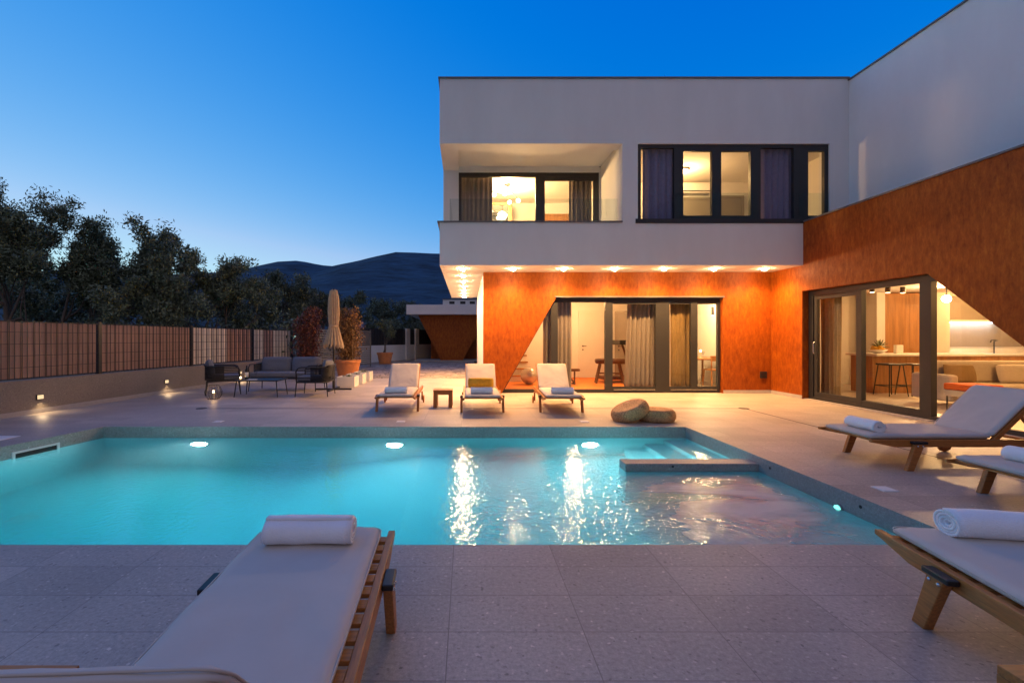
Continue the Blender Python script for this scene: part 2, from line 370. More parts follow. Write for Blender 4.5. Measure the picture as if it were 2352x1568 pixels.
ZW = -.16
pool = thing('swimming_pool', 'turquoise lit swimming pool with grey stone edge sunk in the terrace', 'swimming pool', (-1.2, 4.8, 0))
corners = [(PLF, PF), (PR, PF), (PR, PN), (PLN, PN)]
def ring(z0, z1):
    mm = MB()
    for i in range(4):
        a, b = corners[i], corners[(i + 1) % 4]
        mm.add([(a[0], a[1], z0), (b[0], b[1], z0), (b[0], b[1], z1), (a[0], a[1], z1)], [(0, 1, 2, 3)])
    return mm
ring(-.19, 0).build('edge_wall', 'poolstone', pool, True)
b = MB()
SH, DP, RX = -1.12, -1.75, -.65
ring(-1.8, -.19).build('basin_wall', 'basin', pool, True)
fl = MB()
fl.add([(PR, PN, SH), (PR, PF, SH), (RX, PF, SH), (RX, PN, SH), (-2.4, PF, DP), (-2.4, PN, DP), (PLN, PF, DP), (PLN, PN, DP)],
       [(0, 1, 2, 3), (3, 2, 4, 5), (5, 4, 6, 7)])
fl.build('basin_floor', 'basin', pool, True)
for x0, z in ((2.9, -.33), (2.6, -.55), (2.3, -.8)):
    MB().box(x0, x0 + (.32 if x0 > 2.8 else .3), 5.221, PF, SH, z).build('step', 'basin', pool, True)
bw = MB().box(1.75, PR, 5.016, 5.221, -.2, -.08).build('divider_bench', 'poolstone', pool, True, bevel=.004)
MB().box(1.752, PR, 5.018, 5.219, SH, -.2).build('divider_base', 'basin', bw, True)
for px_, py_ in ((2.27, 5.013), ):
    MB().tube([(px_, py_ - .003, -.11), (px_, py_ + .002, -.11)], .012, 12).build('hole', 'black', bw, True)
for y in (4.83, 3.72, 3.2):
    MB().tube([(PR - .003, y, -.075), (PR + .002, y, -.075)], .014, 12).build('inlet', 'black', pool, True)
for x in (-3.93, -1.06, 1.81):
    rm_ = MB(); n_ = 28; rings = ((.15, 0), (.14, -.035), (.118, -.04), (.112, -.004))
    rm_.add([(x + r_ * math.cos(2 * math.pi * k / n_), PF + d_, -.58 + r_ * math.sin(2 * math.pi * k / n_)) for r_, d_ in rings for k in range(n_)],
            [(i * n_ + k, i * n_ + (k + 1) % n_, (i + 1) * n_ + (k + 1) % n_, (i + 1) * n_ + k) for i in range(3) for k in range(n_)])
    r = rm_.build('pool_light', 'steel', pool, True)
    MB().tube([(x, PF - .012, -.58), (x, PF - .003, -.58)], .111, 28).build('lens', 'poollamp', r, True)
r = MB().tube([(PR - .02, 3.93, -.17), (PR + .01, 3.93, -.17)], .045, 20).build('spa_light', 'steel', pool, True)
MB().tube([(PR - .026, 3.93, -.17), (PR - .021, 3.93, -.17)], .032, 20).build('lens', 'jetlamp', r, True)
MB().lathe([(.13, 0), (.13, .015), (.1, .02)], (-4.75, 4.9, DP), 24).build('floor_drain', 'planter', pool, True)
# skimmer mouth in the left wall
def lw(Y): return PLN + (PLF - PLN) * (Y - PN) / (PF - PN)
s = MB()
Ya, Yb = 5.55, 6.09
def sk(y0, y1, z0, z1, d, name, mat, par):
    mm = MB(); mm.add([(lw(y0) - .001, y0, z0), (lw(y1) - .001, y1, z0), (lw(y1) - .001, y1, z1), (lw(y0) - .001, y0, z1)] + [(lw(y0) + d, y0, z0), (lw(y1) + d, y1, z0), (lw(y1) + d, y1, z1), (lw(y0) + d, y0, z1)],
       [(0, 1, 2, 3), (4, 5, 6, 7), (0, 1, 5, 4), (1, 2, 6, 5), (2, 3, 7, 6), (3, 0, 4, 7)]); return mm
fr = sk(Ya, Yb, -.115, -.09, .014, '', '', 0)
for a in (sk(Ya, Ya + .03, -.26, -.115, .014, '', '', 0), sk(Yb - .03, Yb, -.26, -.115, .014, '', '', 0), sk(Ya + .03, Yb - .03, -.26, -.235, .014, '', '', 0)): fr.add(a.v, a.f)
skm = fr.build('skimmer', 'planter', pool, True)
sk(Ya + .03, Yb - .03, -.235, -.115, .004, '', '', 0).build('mouth', 'black', skm, True)
w = MB()
e = .03
wc = [(PLF - e, PF + e), (PR + e, PF + e), (PR + e, PN - e), (PLN - e, PN - e)]
w.add([(a, b_, -1.9) for a, b_ in wc] + [(a, b_, ZW) for a, b_ in wc], [(0, 1, 2, 3), (7, 6, 5, 4), (0, 1, 5, 4), (1, 2, 6, 5), (2, 3, 7, 6), (3, 0, 4, 7)])
struct(w.build('pool_water', 'water'))
# lids of the junction boxes let into the deck
for (x, y, lab) in ((-3.88, 7.11, 'small white square lid in the deck behind the left pool lamp'),
                    (-1.03, 7.11, 'small white square lid in the deck behind the middle pool lamp'),
                    (1.84, 7.11, 'small white square lid in the deck before the wicker poufs'),
                    (3.61, 3.93, 'small white square lid in the deck right of the spa corner'),
                    (-6.08, 5.92, 'wide white skimmer lid in the deck left of the pool')):
    s_ = .14 if x < -6 else .065
    lid = thing('deck_lid', lab, 'lid', (x, y, 0), 0, 'lids let into the deck')
    MB().box(-s_, s_, -s_, s_, -.01, .005).build('rim', 'planter', lid)
    MB().box(-s_ * .86, s_ * .86, -s_ * .86, s_ * .86, .005, .0075).build('plate', 'planter', lid)
# slot drain with its two end covers
dr = thing('slot_drain', 'thin dark drain slot across the terrace with round end covers', 'drain', (0, 8.45, 0))
MB().box(-4.85, 5.15, -.006, .006, -.01, .003).build('slot', 'blackmetal', dr)
MB().box(5.144, 5.156, -6.9, -.006, -.01, .003).build('slot', 'blackmetal', dr)
for x in (-4.93, 5.15):
    MB().lathe([(.09, -.01), (.09, .006), (.08, .008)], (x, 0, 0), 24).build('cover', 'frame', dr)

# ------------------------------------------------------------------ villa
V = thing('villa', 'two storey modern white villa with rust coloured ground floor', 'house', (3.3, 9.76, 0))
FW, FL = 9.76, 10.78         # white front plane, ground floor facade plane
ZS, ZP, ZO, ZT = 2.868, 3.785, 5.475, 6.865
XL, XC, XW = -.58, 7.216, 8.2
wl = MB()
wl.box(XL, XW, FW, FW + .3, ZO, ZT)
wl.box(XL, XC, FW, FW + .3, ZS, ZP); wl.box(XC, XW, FW, FW + .3, 3.2, ZP)
wl.box(3.34, 3.67, FW, FW + .3, ZP, ZO); wl.box(7.79, XW, FW, FW + .3, ZP, ZO)
wl.build('front_wall', 'white', V, True)
w2 = MB()
w2.box(XL, XL + .3, FW + .3, 11.33, ZS, ZP); w2.box(XL, XL + .3, 11.33, 17.63, ZS, ZT)   # left side wall, open at the balcony
w2.box(XL, XL + .3, FW + .3, 11.33, ZO + .06, ZT)
w2.box(XL + .3, XW + .3, 17.33, 17.63, ZS, ZT)
w2.build('side_wall', 'white', V, True)
MB().box(XW, XW + .3, -6, FW, 3.5, 6.82).build('wing_upper_wall', 'white', V, True)
sl = MB().box(XL + .3, XC, FW + .3, FL, ZS, 3.0).box(XL + .3, .397, FL, 17.33, ZS, 3.0).box(.397, XC, FL + .0, 17.33, ZS + .004, 3.0)
sl.build('soffit', 'white', V, True)
MB().box(XL + .05, XW - .003, FW + .05, 17.5, 6.6, 6.75).box(XW + .3, 16, -6, 17.5, 6.6, 6.75).build('roof', 'cap', V, True)
cp = MB().box(XL - .03, XW, FW - .03, FW + .33, ZT, ZT + .03).box(XL - .03, XL + .33, FW + .33, 17.66, ZT, ZT + .03)
cp.build('roof_coping', 'cap', V, True)
MB().box(XW - .03, XW + .33, -6, FW, 6.82, 6.85).build('wing_coping', 'cap', V, True)
# balcony recess
bal = MB().box(XL + .3, 3.34, FW + .3, 11.33, 3.0, 3.04)
bal.build('balcony_floor', 'plinth', V, True)
bc = MB().box(XL + .3, 3.34, FW + .3, 10.11, ZO, ZO + .16).box(XL, -.19, 10.11, 11.33, ZO, ZO + .06).box(-.19, 3.34, 10.11, 11.33, ZO + .1, ZO + .16)
bc.add(*[[(XL, FW + .3, ZO), (XL + .3, FW + .3, ZO), (XL + .3, 10.11, ZO), (XL, 10.11, ZO)], [(0, 1, 2, 3)]])
bc.build('balcony_ceiling', 'white', V, True)
MB().box(3.34, 3.64, FW + .3, 11.33, ZP - .7, ZO + .16).build('balcony_side_wall', 'white', V, True)
bk = MB().box(XL + .3, -.2, 11.33, 11.53, 3.0, ZO + .08).box(3.3, 3.64, 11.33, 11.53, 3.0, ZO + .08).box(-.2, 3.3, 11.33, 11.53, 5.435, ZO + .16)
bk.build('balcony_back_wall', 'white', V, True)
MB().box(XL - .05, 3.337, FW - .03, FW + .33, ZP, ZP + .03).box(XL - .05, XL + .33, FW + .33, 11.33, ZP, ZP + .03).build('parapet_coping', 'cap', V, True)
gl = MB().box(-.37, 3.28, 9.9, 9.915, ZP + .03, 4.335).box(-.37, -.355, 9.915, 11.3, ZP + .03, 4.335)
gl.build('balustrade', 'rail glass', V, True)
# downlights in the soffit
spots = [(px(x, 10.23), 10.23) for x in (1062.8, 1178.5, 1294.5, 1411.5, 1525, 1640, 1756)] + [(-.09, y) for y in (11.36, 12.5, 13.63, 14.76, 15.9, 17.03)]
for x, y in spots:
    d = MB().lathe([(.062, 0), (.062, -.012), (.05, -.014)], (x, y, ZS), 20).build('downlight', 'steel', V, True)
    MB().lathe([(.05, 0), (.05, -.008), (.042, -.022), (.024, -.032), (.001, -.036)], (x, y, ZS - .0145), 20).build('lens', 'lampwarm', d, True, smooth=True)
    light('POINT', 'downlight_spill', (x, y, ZS - .16), SPILL_W, WARM, V, radius=.05)
    light('SPOT', 'downlight_beam', (x, y, ZS - .06), SPOT_W, WARM, V, radius=.04, aim=(x, y + .03, 0), cone=150, blend=.9)
# ground floor: rust plaster with the slanted opening
gf = MB()
gf.prism([(.397, 0), (.825, 0), (2.125, 2.28), (2.125, ZS), (.397, ZS)], FL, FL + .3)
gf.box(2.125, 6.075, FL, FL + .3, 2.28, ZS).box(6.075, XC, FL, FL + .3, 0, ZS)
gf.build('ground_floor_wall', 'rust', V, True)
MB().box(.397, .697, FL + .3, 17.33, 0, ZS).build('ground_floor_side_wall', 'white', V, True)
rw = MB()
XR = XC + .25
rw.box(XC, XR, 9.787, 17.3, 0, ZS - .0).box(XC, XR, 9.787, FW + 1.0, ZS, ZP).box(XC, XR, 7.138, 9.787, 2.32, ZP)
rw.prism([(7.138, ZP), (7.138, 2.32), (4.58, 0), (-6, 0), (-6, ZP)], XC, XR, 'x')
rw.build('wing_wall', 'rust', V, True)
MB().box(XC - .025, XR + .03, -6, FW - .03, ZP, ZP + .028).build('wing_parapet_coping', 'cap', V, True)
MB().box(XR, 16, -6, FW, 3.45, 3.6).box(XR, 16, FW + .3, 17.3, 2.75, 2.95).build('wing_roof', 'cap', V, True)
for p_ in ((6.08, XC - .012, FL - .012, FL, 0, .075), (XC - .012, XC, 9.787, FL - .012, 0, .075), (XC - .012, XC, -6, 4.5, 0, .075), (.397, .8, FL - .012, FL, 0, .075)): MB().box(*p_).build('plinth', 'plinth', V, True)

MB().box(6.94, 7.1, FL - .03, FL - .001, .36, .52).build('wall_socket', 'black', V, True, bevel=.008)
MB().box(2.09, 6.1, FL - .02, FL - .001, 2.268, 2.30).build('lintel_trim', 'cap', V, True)
# --- front glazing
Y0, Y1 = 10.88, 10.96
fr = MB()
fr.box(.84, 6.05, Y0, Y1, 0, .085).box(2.1, 6.05, Y0, Y1, 2.165, 2.28)
for a, b_ in ((2.018, 2.177), (3.31, 3.49), (4.52, 4.85), (5.36, 5.52), (6.0, 6.06)): fr.box(a, b_, Y0 - .004, Y1 - .004, .086, 2.21 if a > 2.1 else 2.17)
fr.prism([(.855, .086), (.905, .086), (2.145, 2.28), (2.095, 2.28)], Y0 - .008, Y1 - .008)
W1 = fr.build('window', 'frame', V, True)
for a, b_ in ((3.49, 4.52), (4.85, 6.0)):
    for za, zb in ((.086, .15), (2.12, 2.164)): MB().box(a, b_, Y0 + .01, Y1 - .02, za, zb).build('sash_rail', 'frame', W1, True)
    MB().box(a + .02, b_ - .02, Y0 - .012, Y0 - .004, .07, .084).build('threshold', 'steel', W1, True)
MB().prism([(.92, .09), (2.02, .09), (2.02, 2.07)], 10.92, 10.926).build('pane', 'glass', W1, True)
for a, b_ in ((2.17, 3.32), (3.48, 4.53), (4.84, 5.37), (5.51, 6.01)): MB().box(a, b_, 10.92, 10.926, .08, 2.17).build('pane', 'glass', W1, True)
# --- wing sliding door and slanted fixed light
X0, X1 = 7.35, 7.44
fr = MB()
fr.box(X0, X1, 7.135, 9.785, 2.2, 2.32).box(X0, X1, 4.62, 9.785, 0, .07).box(X0, X1, 9.66, 9.785, .07, 2.2)
fr.box(X0 - .004, X1 + .004, 7.2, 7.384, .07, 2.2).box(X0, X1, 8.475, 8.59, .07, 2.2)
fr.prism([(7.135, 2.3), (7.135, 2.25), (4.66, .0), (4.62, .03)], X0 + .004, X1 - .004, 'x')
W2 = fr.build('sliding_door', 'frame', V, True)
mm = MB()
for a, b_ in ((8.6, 9.65),):
    mm.box(X0 + .02, X1 - .01, a, b_, .07, .17).box(X0 + .02, X1 - .01, a, b_, 2.12, 2.2).box(X0 + .02, X1 - .01, 9.57, 9.65, .17, 2.12)
mm.build('sash', 'frame', W2, True)
MB().box(X0 + .005, X1 + .02, 7.384, 8.475, .07, .15).build('sash', 'frame', W2, True)
MB().tube([(X0 - .01, 9.61, .98), (X0 - .03, 9.61, 1.0), (X0 - .03, 9.61, 1.2), (X0 - .01, 9.61, 1.22)], .011).build('handle', 'steel', W2, True)
for a, b_ in ((7.38, 8.48), (8.585, 9.6)): MB().box(7.39, 7.396, a, b_, .15, 2.2).build('pane', 'glass', W2, True)
MB().prism([(7.14, .07), (7.14, 2.22), (4.72, .07)], 7.39, 7.396, 'x').build('pane', 'glass', W2, True)
MB().box(7.24, 7.35, 7.13, 9.78, .0, .014).build('door_sill', 'plinth', V, True)
# --- balcony window
fr = MB().box(-.2, 3.3, 11.36, 11.44, 5.33, 5.435).box(-.2, -.13, 11.36, 11.44, 3.04, 5.33).box(3.17, 3.3, 11.36, 11.44, 3.04, 5.33).box(1.72, 1.95, 11.355, 11.445, 3.04, 5.33).box(1.95, 3.17, 11.37, 11.43, 5.24, 5.33).box(-.13, 3.17, 11.36, 11.44, 3.04, 3.14)
W3 = fr.build('balcony_window', 'frame', V, True)
MB().box(-.13, 1.72, 11.395, 11.401, 3.14, 5.33).build('pane', 'glass', W3, True); MB().box(1.95, 3.17, 11.405, 11.411, 3.14, 5.24).build('pane', 'glass', W3, True)
# --- upper right window band
def ux(x): return px(x, 9.83)
fr = MB().box(3.67, 7.79, 9.8, 9.88, 5.40, ZO).box(3.62, 7.79, 9.74, 9.88, ZP - .02, ZP + .075)
edges = [(1465, 1471), (1547, 1568), (1633.5, 1655), (1722, 1745), (1821, 1854), (1891, 1906)]
for i, (a, b_) in enumerate(edges):
    fr.box(max(3.67, ux(a)), min(7.79, ux(b_)), 9.8, 9.88, ZP + .075, 5.40)
W4 = fr.build('window_band', 'frame', V, True)
for a, b_, sash in ((1471, 1547, 0), (1568, 1633.5, 1), (1655, 1722, 1), (1745, 1821, 0), (1854, 1891, 1)):
    if sash:
        for za, zb in ((ZP + .075, ZP + .16), (5.33, 5.40)): MB().box(ux(a), ux(b_), 9.805, 9.87, za, zb).build('sash_rail', 'frame', W4, True)
    MB().box(ux(a), ux(b_), 9.84, 9.846, ZP + .075, 5.40).build('pane', 'glass', W4, True)
for a, b_ in ((1551, 1741), (1836, 1904)): MB().box(px(a, 9.77), min(7.78, px(b_, 9.77)), 9.775, 9.787, ZP + .08, 4.42).build('guard_glass', 'rail glass', W4, True)
# --- interior shells
def room(x0, x1, y0, y1, z0, z1, skip=(), fm='floor', name='room'):
    t = .08; mm = MB()
    mm.box(x0 - t, x1 + t, y0, y1 + t, z1, z1 + t)
    if 'l' not in skip: mm.box(x0 - t, x0, y0, y1, z0, z1)
    if 'r' not in skip: mm.box(x1, x1 + t, y0, y1, z0, z1)
    if 'b' not in skip: mm.box(x0 - t, x1 + t, y1, y1 + t, z0, z1)
    if 'f' not in skip: mm.box(x0, x1, y0 - t, y0, z0, z1)
    mm.build('inner_wall', 'inner', V, True)
    MB().box(x0, x1, y0, y1, z0 - .03, z0).build('inner_floor', fm, V, True)
room(.78, 7.13, 11.1, 14.8, .02, 2.6, 'f')
room(7.5, 15.5, 4.0, 12.62, .02, 2.52, 'l')
room(-.2, 3.5, 11.54, 14.0, 3.03, 5.46, 'f')
room(3.75, 8.1, 10.08, 12.15, 3.03, 5.46, 'f')
MB().box(5.25, 5.33, 11.5, 14.8, .02, 2.6).build('partition', 'inner', V, True)
MB().box(.8, 5.22, 11.12, 14.78, .021, .032).build('gym_floor', 'mat', V, True)

# ------------------------------------------------------------------ garage, far house, hills
G = thing('garage', 'rust coloured garage with flat white roof and inward slanting walls behind the house', 'garage', (-.8, 26.1, 0))
MB().box(-3.4, 6, 25.6, 33, 2.65, 3.2).build('roof', 'white', G, True, bevel=.01)
MB().prism([(-1.475, 0), (-.25, 0), (1.2, 2.65), (-2.8, 2.65)], 26.1, 26.35).build('slanted_wall', 'rust', G, True)
MB().box(-2.2, -1.9, 28.0, 33, 0, 2.65).box(-1.9, 6, 28.0, 28.25, 0, 2.65).build('wall', 'rust', G, True)
MB().box(-3.0, 3, 25.9, 28.5, 0, .05).build('floor_slab', 'plinth', G, True)
H = thing('distant_house', 'distant white house with three small dark windows above the garage roof', 'house', (-.9, 80, 0))
MB().box(-4.2, 3.2, 80, 88, 0, pz(688, 80)).build('wall', 'white', H, True)
MB().box(-4.3, 3.3, 79.9, 88.1, pz(688, 80), pz(688, 80) + .12).build('roof', 'cap', H, True)
for x in (1038, 1063, 1085): MB().box(px(x - 6, 80), px(x + 6, 80), 79.96, 80.0, pz(698, 80), pz(692, 80)).build('window', 'frame', H, True)

prof = [(-1800, 690), (-600, 640), (0, 628), (150, 620), (300, 634), (480, 626), (560, 619), (590, 611), (640, 600), (690, 598), (730, 607), (760, 613), (800, 604), (850, 590), (905, 578), (960, 580), (1010, 582), (1080, 586), (1200, 600), (1600, 640), (2600, 690), (4200, 740)]
def pf(x):
    for (a, ya), (b_, yb) in zip(prof, prof[1:]):
        if a <= x <= b_:
            t = (x - a) / (b_ - a); return ya + (yb - ya) * t
    return prof[-1][1]
from mathutils import noise as mn
D0 = 2000.0; nx, ny = 260, 40; hm = MB(); vs = []; fs = []
for j in range(ny + 1):
    t = j / ny; Y = 500 + 2300 * t
    k = ((Y - 500) / 1500) ** 1.3 if Y < 2000 else 1 - ((Y - 2000) / 900) ** 2 * .7
    for i in range(nx + 1):
        xx = -1500 + 5400 * i / nx
        X = px(xx, D0); h = (pz(pf(xx), D0)) * k
        h += (mn.fractal(Vector((X * .004, Y * .004, 3)), 1, 2, 5)) * 16 * min(1, abs(Y - 2000) / 500 + .3)
        vs.append((X, Y, max(-2, h)))
for j in range(ny):
    for i in range(nx): fs.append((j * (nx + 1) + i, j * (nx + 1) + i + 1, (j + 1) * (nx + 1) + i + 1, (j + 1) * (nx + 1) + i))
hm.add(vs, fs); struct(hm.build('hills', 'hill', smooth=True))

# ------------------------------------------------------------------ garden wall, fence, screens
def fx(Y): return -8.411 + .12 * Y
gwl = thing('garden_wall', 'low rough grey wall under the mesh fence with small lit lamps', 'wall', (fx(8), 8, 0))
def slab(y0, y1, t0, t1, z0, z1, mm=None):
    mm = mm or MB()
    mm.add([(fx(y0) + t0, y0, z0), (fx(y0) + t1, y0, z0), (fx(y1) + t1, y1, z0), (fx(y1) + t0, y1, z0), (fx(y0) + t0, y0, z1), (fx(y0) + t1, y0, z1), (fx(y1) + t1, y1, z1), (fx(y1) + t0, y1, z1)],
           [(0, 3, 2, 1), (4, 5, 6, 7), (0, 1, 5, 4), (1, 2, 6, 5), (2, 3, 7, 6), (3, 0, 4, 7)]); return mm
slab(-6, 17.2, -.22, 0, -.1, .59).build('wall', 'wallstone', gwl, True)
slab(-6, 17.2, 0, .012, -.05, .08).build('skirting', 'plinth', gwl, True)
for Y in (7.94, 10.77, 13.6):
    c = slab(Y - .06, Y + .06, .0, .02, .235, .325).build('wall_lamp', 'blackmetal', gwl, True)
    slab(Y - .05, Y + .05, .012, .024, .245, .315).build('lens', 'walllamp', c, True)
    light('SPOT', 'wall_lamp_beam', (fx(Y) + .05, Y, .24), WALL_W, (1, .68, .36), gwl, radius=.02, aim=(fx(Y) + .2, Y, 0), cone=140, blend=.6)
fe = thing('mesh_fence', 'black wire mesh fence filled with brown and beige privacy strips', 'fence', (fx(8), 8, .59))
posts = [4.0, 6.58, 9.155, 11.72, 14.4, 16.85]
for Y in posts: slab(Y - .035, Y + .035, -.13, -.06, .59, 1.63).build('post', 'blackmetal', fe, True)
allp = [-6, -3.7, -1.15, 1.42] + posts
for a, b_ in zip(allp, allp[1:]):
    n = max(1, int((b_ - a) / .2)); step = (b_ - a - .1) / n
    br = MB(); gy = MB(); wire = MB()
    for i in range(n):
        y0 = a + .05 + i * step; y1 = y0 + step * (.9 if a > 11.5 else .985)
        tgt = gy if y0 > 11.5 and not (13.1 < y0 < 14.2) and not (14.9 < y0 < 15.6) else br
        slab(y0, y1, -.108, -.1, .62, 1.575, tgt)
    nw = int((b_ - a) / .1)
    for i in range(nw):
        y0 = a + .05 + i * (b_ - a - .1) / nw
        slab(y0, y0 + .007, -.085, -.078, .61, 1.6, wire)
        if i % 2: slab(y0 + .022, y0 + .029, -.085, -.078, .61, 1.6, wire)
    for z in (.62, .8, 1.0, 1.2, 1.4, 1.58): slab(a + .04, b_ - .04, -.077, -.069, z, z + .008, wire)
    if br.v: br.build('privacy_strip', 'fencebrown', fe, True)
    if gy.v: gy.build('privacy_strip', 'fencegrey', fe, True)
    wire.build('wire_panel', 'blackmetal', fe, True)
# louvred screen hiding the yard
sc_ = thing('louvred_screen', 'beige grey louvred screen panels behind the potted red shrubs', 'screen', (-5.1, 19, 0))
A_, B_ = Vector((-5.9, 16.4, 0)), Vector((-4.51, 21.33, 0))
dv = (B_ - A_); 
def sp(t, z): p = A_ + dv * t; return (p.x, p.y, z)
for k in range(3):
    MB().tube([sp(k / 2, 0), sp(k / 2, 1.7)], .035, 4).build('post', 'screen', sc_, True)
for k in range(2):
    mm = MB(); t0, t1 = k / 2 + .012, (k + 1) / 2 - .012
    for i in range(17):
        z = .14 + i * .092
        mm.tube([sp(t0, z), sp(t1, z)], .046, 4)
    mm.build('louvre_panel', 'screen', sc_, True)
bw_ = thing('boundary_wall', 'pale low wall with dark boards on top at the back of the yard', 'wall', (-4, 27, 0))
a2, b2 = Vector((-5.6, 23.6, 0)), Vector((-2.2, 30.9, 0)); d2 = b2 - a2
def seg(t0, t1, z0, z1, th, mm):
    n_ = Vector((-d2.y, d2.x, 0)).normalized() * th
    p, q_ = a2 + d2 * t0, a2 + d2 * t1
    mm.add([(p.x, p.y, z0), (q_.x, q_.y, z0), (q_.x + n_.x, q_.y + n_.y, z0), (p.x + n_.x, p.y + n_.y, z0), (p.x, p.y, z1), (q_.x, q_.y, z1), (q_.x + n_.x, q_.y + n_.y, z1), (p.x + n_.x, p.y + n_.y, z1)],
           [(0, 3, 2, 1), (4, 5, 6, 7), (0, 1, 5, 4), (1, 2, 6, 5), (2, 3, 7, 6), (3, 0, 4, 7)]); return mm
seg(0, 1, 0, .92, .2, MB()).build('wall', 'white', bw_, True)
mm = MB()
for i in range(30): seg(i / 30, (i + .9) / 30, .92, 1.85, .05, mm)
mm.build('board_panel', 'frame', bw_, True)
for t in (.55, .68): seg(t, t + .05, 0, 1.9, -.1, MB()).build('pillar', 'planter', bw_, True)
# ------------------------------------------------------------------ sun loungers
def make_lounger(ang=44, back_len=.66, label='', loc=(0, 0, 0), rz=0, taut=1.0, shift=0):
    t = thing('sun_lounger', label, 'sun lounger', loc, rz, 'teak sun loungers round the pool')
    SL = 1.22; zt = .30
    for s in (-1, 1):
        x0, x1 = s * .311, s * .345
        MB().prism([(-.03, .272), (.03, .262), (.11, .245), (.2, .226), (1.96, .226), (1.96, .298), (-.03, .298)], min(x0, x1), max(x0, x1), 'x').build('rail', 'teak', t, bevel=.004)
        # front leg leaning towards the foot end
        xa, xb = s * .347, s * .388
        lg = MB(); 
        lg.add([(xa, .37, .27), (xa, .46, .27), (xb, .46, .27), (xb, .37, .27), (xa, .28, 0), (xa, .35, 0), (xb, .35, 0), (xb, .28, 0)],
               [(0, 1, 2, 3), (4, 7, 6, 5), (0, 4, 5, 1), (1, 5, 6, 2), (2, 6, 7, 3), (3, 7, 4, 0)])
        lo = lg.build('leg', 'teak', t, bevel=.005)
        MB().box(min(s * .346, s * .394), max(s * .346, s * .394), .345, .485, .262, .288).build('bracket', 'black', lo, bevel=.006)
        for y in (.385, .435): MB().sphere((s * .389, y, .245), .009, 8).build('bolt', 'steel', lo, smooth=True)
        xa, xb = s * .347, s * .375
        lg = MB(); lg.box(min(xa, xb), max(xa, xb), 1.42, 1.5, .05, .226)
        lo = lg.build('rear_leg', 'teak', t, bevel=.004)
        MB().tube([(s * .377, 1.46, .075), (s * .405, 1.46, .075)], .075, 24).build('wheel', 'teak', lo, bevel=.004)
    sm = MB()
    n = 13
    for i in range(n):
        y = .03 + i * .093
        sm.box(-.31, .31, y, y + .058, .274, .292)
    sm.build('slat_base', 'teakx', t, bevel=.003)
    ca, sa = math.cos(R(ang)), math.sin(R(ang))
    hy, hz = SL + .01, .285
    BM = Matrix.Translation((0, hy, hz)) @ Matrix.Rotation(R(ang), 4, 'X')
    bf = MB()
    for s in (-1, 1): bf.box(min(s * .27, s * .305), max(s * .27, s * .305), 0, back_len + .04, -.03, .012, BM)
    for i in range(7): bf.box(-.27, .27, .04 + i * .095, .095 + i * .095, -.006, .012, BM)
    bf.build('backrest_frame', 'teak', t, bevel=.003)
    pr = MB()
    for s in (-1, 1):
        top = Vector((s * .25, hy + ca * .42, hz + sa * .42 - .02)); bot = Vector((s * .25, hy + ca * .42 + .22, .25))
        pr.tube([top, bot], .016, 8)
    pr.tube([(-.25, hy + ca * .42 + .22, .25), (.25, hy + ca * .42 + .22, .25)], .013, 8)
    pr.build('prop', 'teak', t)
    def pad(ln, wd, th, mtx, seed):
        rnd = random.Random(seed); ph = rnd.random() * 9
        nx_, ny_ = 22, 34; vs = []; fs = []
        def P(i, j, top):
            u, v = i / nx_ * 2 - 1, j / ny_
            x = u * wd / 2; y = v * ln
            ed = min(1 - abs(u), min(v, 1 - v) * ln / (wd / 2))
            k = min(1, ed / .07); k = math.sqrt(max(0, 1 - (1 - k) ** 2))
            z = th * (.5 + (.5 if top else -.5) * (.3 + .7 * k))
            if top:
                z += .008 * taut * mn.noise(Vector((x * 5 + ph, y * 5, ph))) + .003 * taut * mn.noise(Vector((x * 14, y * 11 + ph, ph)))
                # sag creases that fan out from the corners
                for cx, cy in ((-wd / 2, 0), (wd / 2, 0)):
                    dd = math.hypot(x - cx, y - cy)
                    z -= .011 * taut * max(0, 1 - dd / .34) * (.5 + .5 * math.sin(math.atan2(y - cy, x - cx) * 17 + ph))
            # rounded corners in plan
            rc = .055; vx = abs(x); cx_ = wd / 2 - rc; cy_ = ln / 2 - rc; vy = abs(y - ln / 2)
            if vx > cx_ and vy > cy_:
                dx, dy = vx - cx_, vy - cy_; d_ = max(dx, dy); h_ = math.hypot(dx, dy)
                if h_ > 1e-9: vx, vy = cx_ + dx * d_ / h_, cy_ + dy * d_ / h_
                x = math.copysign(vx, x); y = ln / 2 + math.copysign(vy, y - ln / 2)
            return (x, y, z)
        for top in (0, 1):
            for j in range(ny_ + 1):
                for i in range(nx_ + 1): vs.append(P(i, j, top))
        S = (nx_ + 1) * (ny_ + 1)
        for j in range(ny_):
            for i in range(nx_):
                a = j * (nx_ + 1) + i
                fs.append((a + S, a + 1 + S, a + nx_ + 2 + S, a + nx_ + 1 + S)); fs.append((a, a + nx_ + 1, a + nx_ + 2, a + 1))
        def edge(a, b): fs.append((a, b, b + S, a + S))
        for i in range(nx_): edge(i, i + 1); edge(ny_ * (nx_ + 1) + i + 1, ny_ * (nx_ + 1) + i)
        for j in range(ny_): edge((j + 1) * (nx_ + 1), j * (nx_ + 1)); edge(j * (nx_ + 1) + nx_, (j + 1) * (nx_ + 1) + nx_)
        return MB().add(vs, fs, mtx)
    sd = hash(label) % 97
    a = pad(SL, .61, .05, Matrix.Translation((shift, 0, .293)), len(label)).build('seat_cushion', 'mattress', t, smooth=True)
    pipe(a, .61, SL, Matrix.Translation((shift, 0, .293)), .05)
    BM2 = Matrix.Translation((shift, hy, hz + .014)) @ Matrix.Rotation(R(ang), 4, 'X')
    c = pad(back_len, .59, .045, BM2, len(label) + 3).build('back_cushion', 'mattress', t, smooth=True)
    pipe(c, .59, back_len, BM2, .045)
    return t
